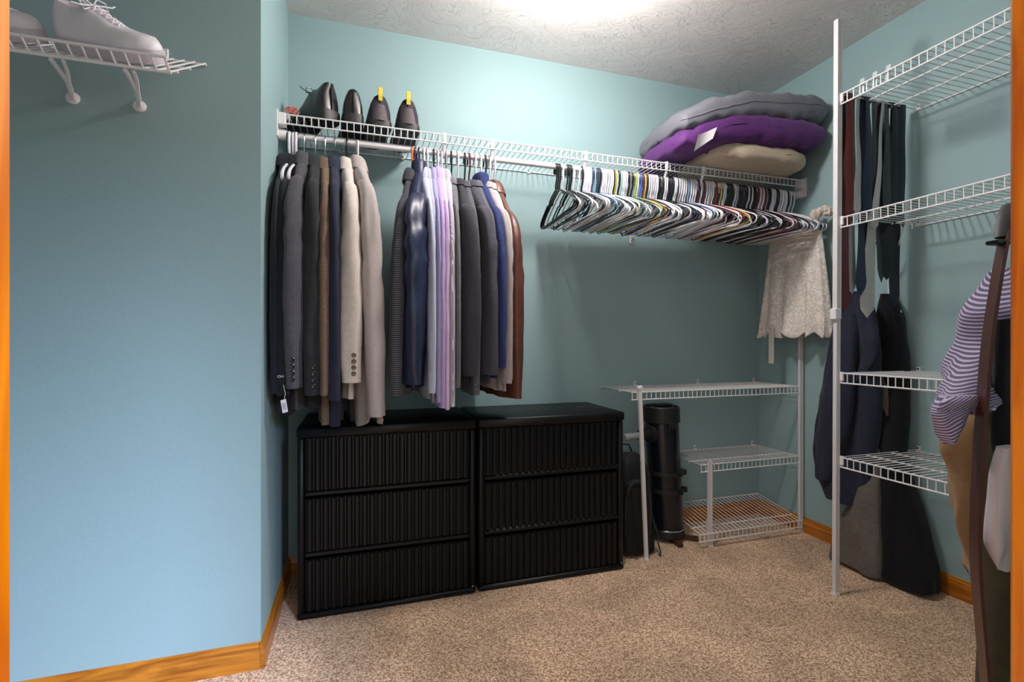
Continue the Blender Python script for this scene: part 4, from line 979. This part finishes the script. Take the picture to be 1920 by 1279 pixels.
wcloth(None, None, None, rowsW([(575, 1656, 1672, 2.155, 0.010), (620, 1650, 1682, 2.15, 0.012), (680, 1652, 1678, 2.15, 0.012), (720, 1658, 1668, 2.155, 0.008)], 2.15, 0.01), F_COAT2, seed=5, fold=0.002, parent=c2, part='lapel')
# trousers under the coats
t1 = wcloth('trousers', 'grey wool trousers whose hems reach the carpet under the lowest shelf', 'trousers', rowsW([(840, 1618, 1648, 2.12, 0.02), (920, 1602, 1650, 2.11, 0.028), (985, 1576, 1652, 2.105, 0.032), (1030, 1562, 1654, 2.10, 0.034), (1062, 1556, 1652, 2.095, 0.03)], 2.1, 0.03), F_TRG, fold=0.007, k=26, seed=7, group=GC)
t2 = cloth('trousers', 'black trousers pooling on the carpet beside the grey ones', 'trousers', [(0.95, 2.15, 2.22, 1.56, 0.02), (0.70, 2.13, 2.235, 1.53, 0.04), (0.45, 2.12, 2.24, 1.49, 0.07), (0.25, 2.11, 2.24, 1.46, 0.10), (0.12, 2.10, 2.24, 1.44, 0.11), (0.03, 2.09, 2.24, 1.43, 0.12), (0.008, 2.11, 2.235, 1.43, 0.09)], F_TRK, fold=0.009, k=30, seed=9, group=GC)
t3 = wcloth('trousers', 'taupe trousers showing between the two suit coats', 'trousers', rowsW([(640, 1642, 1655, 2.16, 0.008), (700, 1636, 1662, 2.155, 0.012), (780, 1626, 1664, 2.15, 0.014), (880, 1618, 1655, 2.15, 0.016), (930, 1622, 1650, 2.15, 0.012)], 2.15, 0.02), F_TRB, seed=11, fold=0.003, group=GC)
for (x, y, z0, m_, lab) in ((2.10, PX(1608, 548, 2.10).y, 1.20, M_BLK, 'black hook hanger holding the navy suit coat'), (2.20, PX(1666, 552, 2.2).y, 1.205, M_WHITE, 'white hook hanger holding the black suit coat')):
    t = thing('coat_hanger', lab, 'hanger', (x, y, z0), 0, 'hangers of the suit coats')
    zt = 1.503 - z0; dy = YS - 0.004 - y
    MB().tube([(0, dy - 0.022, zt - 0.02), (0, dy - 0.02, zt - 0.002), (0, dy - 0.01, zt + 0.009), (0, dy + 0.004, zt + 0.006), (0, dy + 0.012, zt - 0.012), (0, dy * 0.5, zt - 0.09), (0, 0.0, zt - 0.17), (0, 0, 0.03), (0, 0, 0)], 0.003, 6).build('hook', m_, t, world=False)
    MB().tube([(0, -0.05, -0.07), (0, -0.03, -0.03), (0, 0, -0.005), (0, 0.03, -0.03), (0, 0.05, -0.07)], 0.006, 6).build('arms', m_, t, world=False)

# ================================================================== CLOTHES ON HOOKS BY THE DOOR
GD = 'clothes on hooks right of the door'
YH = 0.50
F_SHS = fabric('lilac_striped_seersucker', '5a5470', var=0.08, stripes=(('UV',), 105, 'b8adc6', 0.42)); F_KHA = fabric('khaki_twill', '8a6e50', var=0.06); F_OLV = fabric('olive_twill', '4a4230', var=0.08); F_WHT = fabric('white_poplin', 'cfc6cc', var=0.02); F_BLD = fabric('black_denim', '14141a', var=0.2)
M_BELT = mat('brown_belt_leather', '46231a', 0.38, var=0.12, vscale=40, bump=0.12, bscale=300)
hk = thing('wall_hook', 'black metal wall hook behind the right door jamb', 'hook', (1.10, YD1 - 0.014, 1.26))
MB().box(1.085, YD1 - 0.014, 1.26, 1.115, YD1 - 0.008, 1.34, 0.002).build('plate', M_BLK, hk)
MB().tube([(1.10, YD1 - 0.01, 1.30), (1.10, 0.36, 1.285), (1.09, 0.46, 1.275), (1.085, 0.49, 1.28), (1.08, 0.50, 1.30)], 0.006, 8).build('prong', M_BLK, hk)
sh_ = cloth('striped_shirt', 'crumpled lilac and dark striped shirt hanging beside the door', 'shirt', rowsP([(505, 1880, 1915, 0.50, 0.02), (545, 1862, 1915, 0.50, 0.04), (585, 1842, 1915, 0.50, 0.05), (615, 1841, 1915, 0.50, 0.05), (650, 1836, 1912, 0.50, 0.045), (695, 1812, 1905, 0.495, 0.04), (725, 1792, 1895, 0.49, 0.035), (748, 1772, 1870, 0.485, 0.03), (765, 1760, 1842, 0.48, 0.025)], 0.5, 0.04), F_SHS, fold=0.006, k=90, seed=12, group=GD, crumple=0.012)
cloth(None, None, None, rowsP([(742, 1770, 1838, 0.475, 0.012), (760, 1758, 1830, 0.47, 0.014), (778, 1754, 1806, 0.468, 0.012), (800, 1762, 1797, 0.47, 0.010), (818, 1769, 1787, 0.472, 0.007), (832, 1776, 1780, 0.475, 0.004)], 0.47, 0.01), F_SHS, seed=13, fold=0.002, k=120, parent=sh_, part='sleeve_end', crumple=0.003)
cloth(None, None, None, rowsP([(742, 1778, 1838, 0.462, 0.008), (752, 1766, 1836, 0.458, 0.009), (764, 1758, 1832, 0.46, 0.008), (770, 1762, 1826, 0.465, 0.005)], 0.47, 0.01), F_SHS, seed=14, fold=0.001, k=120, parent=sh_, part='cuff', crumple=0.002)
cloth('khaki_trousers', 'khaki trousers hanging below the striped shirt', 'trousers', rowsP([(590, 1834, 1885, 0.56, 0.03), (660, 1824, 1890, 0.56, 0.03), (740, 1818, 1890, 0.55, 0.03), (790, 1801, 1888, 0.55, 0.035), (840, 1800, 1885, 0.55, 0.035), (870, 1808, 1880, 0.55, 0.035), (910, 1806, 1876, 0.55, 0.03), (960, 1802, 1872, 0.55, 0.03), (1010, 1812, 1868, 0.55, 0.025), (1080, 1822, 1866, 0.55, 0.02)], 0.55, 0.03), F_KHA, fold=0.010, k=85, seed=15, group=GD, crumple=0.013)
cloth('olive_trousers', 'dark olive trousers reaching down beside the belt', 'trousers', rowsP([(640, 1866, 1905, 0.50, 0.02), (760, 1858, 1900, 0.50, 0.025), (880, 1846, 1893, 0.50, 0.025), (1000, 1846, 1890, 0.50, 0.025), (1120, 1846, 1886, 0.50, 0.025), (1240, 1844, 1882, 0.50, 0.02), (1330, 1846, 1880, 0.50, 0.02)], 0.5, 0.025), F_OLV, fold=0.005, k=80, seed=16, group=GD)
cloth('black_jeans', 'black denim hanging between the belt and the door jamb', 'trousers', rowsP([(600, 1874, 1915, 0.46, 0.01), (680, 1868, 1912, 0.46, 0.012), (760, 1866, 1908, 0.46, 0.012), (840, 1868, 1905, 0.46, 0.012), (868, 1874, 1900, 0.46, 0.008)], 0.46, 0.01), F_BLD, fold=0.002, k=80, seed=17, group=GD, crumple=0.002)
cloth('white_cloth', 'white cloth hanging low beside the right door jamb', 'cloth', rowsP([(838, 1876, 1912, 0.44, 0.006), (880, 1864, 1912, 0.44, 0.010), (940, 1858, 1912, 0.44, 0.012), (1000, 1851, 1910, 0.44, 0.012), (1030, 1854, 1908, 0.44, 0.011), (1068, 1872, 1904, 0.44, 0.006)], 0.44, 0.01), mat('white_peach_poplin', 'd6ccd0', 0.8, var=0.03, vscale=12), fold=0.003, k=110, seed=18, group=GD, crumple=0.003)
# belt
bt = thing('leather_belt', 'long brown stitched leather belt hanging beside the door', 'belt', (0.95, YH, 0.33), 0)
bp = catmull([tuple(P(u, v, y)) for u, v, y in ((1893, 388, 0.505), (1884, 440, 0.475), (1868, 530, 0.46), (1852, 640, 0.45), (1842, 760, 0.445), (1834, 880, 0.445), (1829, 980, 0.445), (1831, 1080, 0.45), (1840, 1190, 0.455), (1850, 1300, 0.455), (1853, 1340, 0.455))], 60)
wd = Vector((0.012, 0.012, 0)); nn = Vector((0.0014, -0.0014, 0)); rings = []; st = []
for i, p in enumerate(bp):
    p = Vector(p); sc_ = 1.0 if i > 3 else 0.7 + 0.1 * i
    rings.append([p - wd * sc_ - nn, p - wd * sc_ + nn, p + wd * sc_ + nn, p + wd * sc_ - nn]); st.append(p + wd * 0.78 + nn * 1.2)
MB().loft(rings).build('strap', M_BELT, bt, angle=30)
stm = MB()
for i in range(0, len(st) - 1):
    for q in range(3):
        a_, b_ = st[i].lerp(st[i + 1], q / 3), st[i].lerp(st[i + 1], q / 3 + 0.2); stm.tube([a_, b_], 0.0006, 4)
so = stm.build('stitching', mat('tan_thread', 'b09a88', 0.8), bt); so['kind'] = 'stuff'
hp = [P(u, v, y) for u, v, y in ((1893, 385, 0.50), (1888, 400, 0.485), (1884, 420, 0.475), (1881, 446, 0.47))]
MB().tube(hp, [0.009, 0.0105, 0.011, 0.010], 10, flat=0.35).build('keeper', mat('matte_black_leather', '141416', 0.6), bt)
kp = P(1876, 455, 0.465); MB().box(kp.x - 0.012, kp.y - 0.004, kp.z - 0.003, kp.x + 0.018, kp.y + 0.012, kp.z + 0.003, 0.001).build('buckle_bar', M_BLK, bt)

# ================================================================== TELESCOPE
TX0, TX1, TY = 1.520, 1.482, 2.155
M_TUBE = mat('black_gloss_tube', '11141c', 0.25, var=0.1, vscale=8); M_TBK = mat('satin_black', '16171a', 0.5)
tel = thing('telescope', 'black reflector telescope tube standing upright under the low shelf', 'telescope', (TX0, TY, 0.0))
def tc_(z): return TX0 + (TX1 - TX0) * z / 0.7
def ring_lathe(z0, prof, nm, m_, n=36):
    mb = MB(); rings = []
    for r, h in prof:
        z = z0 + h; rings.append([(tc_(z) + r * math.cos(2 * math.pi * j / n), TY + r * math.sin(2 * math.pi * j / n), z) for j in range(n)])
    return mb.loft(rings).build(nm, m_, tel)
ring_lathe(0.045, [(0.0, 0), (0.083, 0.0), (0.083, 0.61), (0.0, 0.61)], 'tube', M_TUBE)
ring_lathe(0.02, [(0.0, 0), (0.084, 0), (0.089, 0.005), (0.089, 0.032), (0.084, 0.036), (0.0, 0.036)], 'mirror_cell', M_TBK)
ring_lathe(0.03, [(0.0895, 0.028), (0.0905, 0.03), (0.0905, 0.034), (0.0895, 0.036)], 'cell_trim', M_CHROME)
ring_lathe(0.60, [(0.0, 0), (0.084, 0), (0.0905, 0.004), (0.0905, 0.078), (0.086, 0.083), (0.08, 0.078), (0.078, 0.055), (0.0, 0.055)], 'front_rim', M_TBK)
dc = MB(); zz = 0.66; cxz = tc_(zz)
dc.lathe([(0.0, 0.0), (0.06, 0.0), (0.062, 0.012), (0.05, 0.02), (0.0, 0.021)], (cxz + 0.008, TY - 0.0, zz), 28); dc.build('dust_cap', M_BLK, tel)
MB().box(cxz - 0.035, TY - 0.03, zz + 0.02, cxz + 0.05, TY + 0.03, zz + 0.035, 0.004).build('cap_handle', M_BLK, tel)
MB().box(tc_(0.59) - 0.022, TY - 0.094, 0.575, tc_(0.59) + 0.022, TY - 0.08, 0.61, 0.003).build('finder_shoe', M_TBK, tel)
for z in (0.345, 0.255):
    ring_lathe(z, [(0.083, -0.011), (0.089, -0.011), (0.0905, 0), (0.089, 0.011), (0.083, 0.011)], 'mount_ring', M_TBK)
    x = tc_(z); MB().box(x + 0.07, TY - 0.055, z - 0.014, x + 0.098, TY - 0.03, z + 0.014, 0.003).build('ring_clamp', M_TBK, tel)
    MB().cyl((x + 0.03, TY - 0.083, z), (x + 0.03, TY - 0.1, z), 0.009, 12).build('thumb_screw', M_BLK, tel)
zf = 0.545; xf = tc_(zf)
dirv = Vector((-0.97, -0.24, 0)); o0 = Vector((xf, TY, zf))
MB().tube([o0 + dirv * 0.075, o0 + dirv * 0.10, o0 + dirv * 0.103], [0.044, 0.04, 0.03], 20).build('focuser_flange', M_TBK, tel)
MB().tube([o0 + dirv * 0.09, o0 + dirv * 0.16], 0.026, 18).build('focuser', M_TBK, tel)
MB().tube([o0 + dirv * 0.155, o0 + dirv * 0.27], 0.017, 16).build('draw_tube', mat('satin_steel', 'c4c4c8', 0.35, metal=0.6), tel)
kn = o0 + dirv * 0.148
MB().cyl(kn + Vector((0, 0, -0.052)), kn + Vector((0, 0, 0.052)), 0.0045, 8).build('focus_axle', M_CHROME, tel)
for s_ in (-1, 1): MB().lathe([(0, 0), (0.015, 0), (0.016, 0.004), (0.015, 0.012), (0, 0.013)], (kn.x, kn.y, kn.z + (0.042 if s_ > 0 else -0.055)), 14).build('focus_knob', M_CHROME, tel)
M_FOOT = mat('reddish_wood', '4a2a1e', 0.5)
for a_, l_ in ((-35, 0.15), (-95, 0.13), (150, 0.12)):
    d_ = Vector((math.cos(R(a_)), math.sin(R(a_)), 0)); pz = Vector((TX0, TY, 0.011)); s_ = Vector((-d_.y, d_.x, 0)) * 0.012
    mb = MB(); mb.loft([[q - s_ + Vector((0, 0, -0.010)), q + s_ + Vector((0, 0, -0.010)), q + s_ + Vector((0, 0, 0.010)), q - s_ + Vector((0, 0, 0.010))] for q in (pz, pz + d_ * l_)]); mb.build('foot', M_FOOT, tel, smooth=False)

# ================================================================== BACKPACK
M_NYL = fabric('black_nylon', '121214', 0.6, var=0.12, bump=0.3)
bk = thing('backpack', 'black nylon backpack leaning between the dresser and the telescope', 'backpack', (1.26, 2.06, 0))
def bag(part, cx, cy, w, d, z0, z1, seed, m_=M_NYL, topr=0.35, parent=bk):
    rings = []; NN = 22; MM = 44
    for i in range(NN + 1):
        q = i / NN; z = z0 + (z1 - z0) * q
        f = min(1, (1 - max(0, (q - (1 - topr)) / topr) ** 2.2)) ** 0.5 if q > 1 - topr else 1
        f = max(f, 0.04); g = 1 if q > 0.06 else 0.9 + q * 1.6
        ring = []
        for j in range(MM):
            a = 2 * math.pi * j / MM; c_, s_ = math.cos(a), math.sin(a)
            n_ = 1 + 0.05 * nz3(c_ * 2, s_ * 2, z * 12, seed) + 0.02 * math.sin(z * 50 + 3 * c_)
            ring.append((cx + w * sgp(c_, 0.6) * (0.35 + 0.65 * f) * g * n_, cy + d * sgp(s_, 0.6) * (0.3 + 0.7 * f) * g * n_, z))
        rings.append(ring)
    return MB().loft(rings).build(part, m_, parent, angle=80)
bag('main_pouch', 1.265, 2.09, 0.085, 0.075, 0.0, 0.47, 1); bag('front_pocket', 1.25, 2.015, 0.07, 0.03, 0.02, 0.36, 2); bag('side_pocket', 1.325, 2.05, 0.028, 0.05, 0.01, 0.2, 3)
MB().tube([(1.24, 2.15, 0.40), (1.235, 2.16, 0.46), (1.25, 2.15, 0.50), (1.285, 2.14, 0.50), (1.30, 2.13, 0.46), (1.295, 2.13, 0.42)], 0.008, 8, flat=0.5).build('grab_handle', M_NYL, bk)
zl = [(1.185, 2.0, 0.10), (1.183, 1.995, 0.25), (1.20, 1.988, 0.34), (1.25, 1.986, 0.365), (1.30, 1.988, 0.34), (1.317, 1.995, 0.25), (1.318, 2.0, 0.10)]
MB().tube(catmull(zl, 30), 0.0035, 6).build('zipper', mat('zip_dark', '24242a', 0.35), bk)
MB().tube(catmull([(1.33, 2.0, 0.16), (1.345, 1.99, 0.12), (1.35, 1.985, 0.06), (1.36, 1.98, 0.02), (1.352, 1.975, 0.008)], 14), 0.013, 8, flat=0.25).build('strap', M_NYL, bk)
MB().tube(catmull([(1.20, 1.983, 0.33), (1.21, 1.975, 0.22), (1.225, 1.974, 0.1), (1.22, 1.978, 0.03)], 14), 0.010, 8, flat=0.25).build('strap', M_NYL, bk)

# ================================================================== SMALL THINGS
tg = thing('paper_tag', 'small white paper tag hanging below the grey pinstripe cuff', 'tag', P(533, 770, 1.73))
p0, p1, p2 = P(531, 722, 1.735), P(535, 738, 1.73), P(533, 750, 1.73)
MB().tube([p0, p1, p2], 0.0008, 5).build('string', mat('white_thread', 'd8d4d8', 0.7), tg)
a_, b_ = P(529, 748, 1.73), P(538, 775, 1.725); d_ = (b_ - a_).normalized(); s_ = Vector((0.008, 0.0, 0.002)); th_ = Vector((0, 0.0006, 0)); c0 = P(531, 750, 1.73); c1_ = P(535, 774, 1.726)
MB().loft([[c0 - s_ - th_, c0 + s_ - th_, c0 + s_ + th_, c0 - s_ + th_], [c1_ - s_ - th_, c1_ + s_ - th_, c1_ + s_ + th_, c1_ - s_ + th_]]).build('card', mat('white_card', 'd9d6da', 0.7), tg, smooth=False)
bars = MB()
for k in range(4):
    q = c0.lerp(c1_, 0.3 + 0.13 * k); bars.loft([[q - s_ * 0.7 - th_ * 1.6, q + s_ * 0.6 - th_ * 1.6, q + s_ * 0.6 - th_ * 1.2, q - s_ * 0.7 - th_ * 1.2], [r + (c1_ - c0) * 0.05 for r in (q - s_ * 0.7 - th_ * 1.6, q + s_ * 0.6 - th_ * 1.6, q + s_ * 0.6 - th_ * 1.2, q - s_ * 0.7 - th_ * 1.2)]])
bars.build('print', mat('grey_ink', '55555a', 0.7), tg, smooth=False)
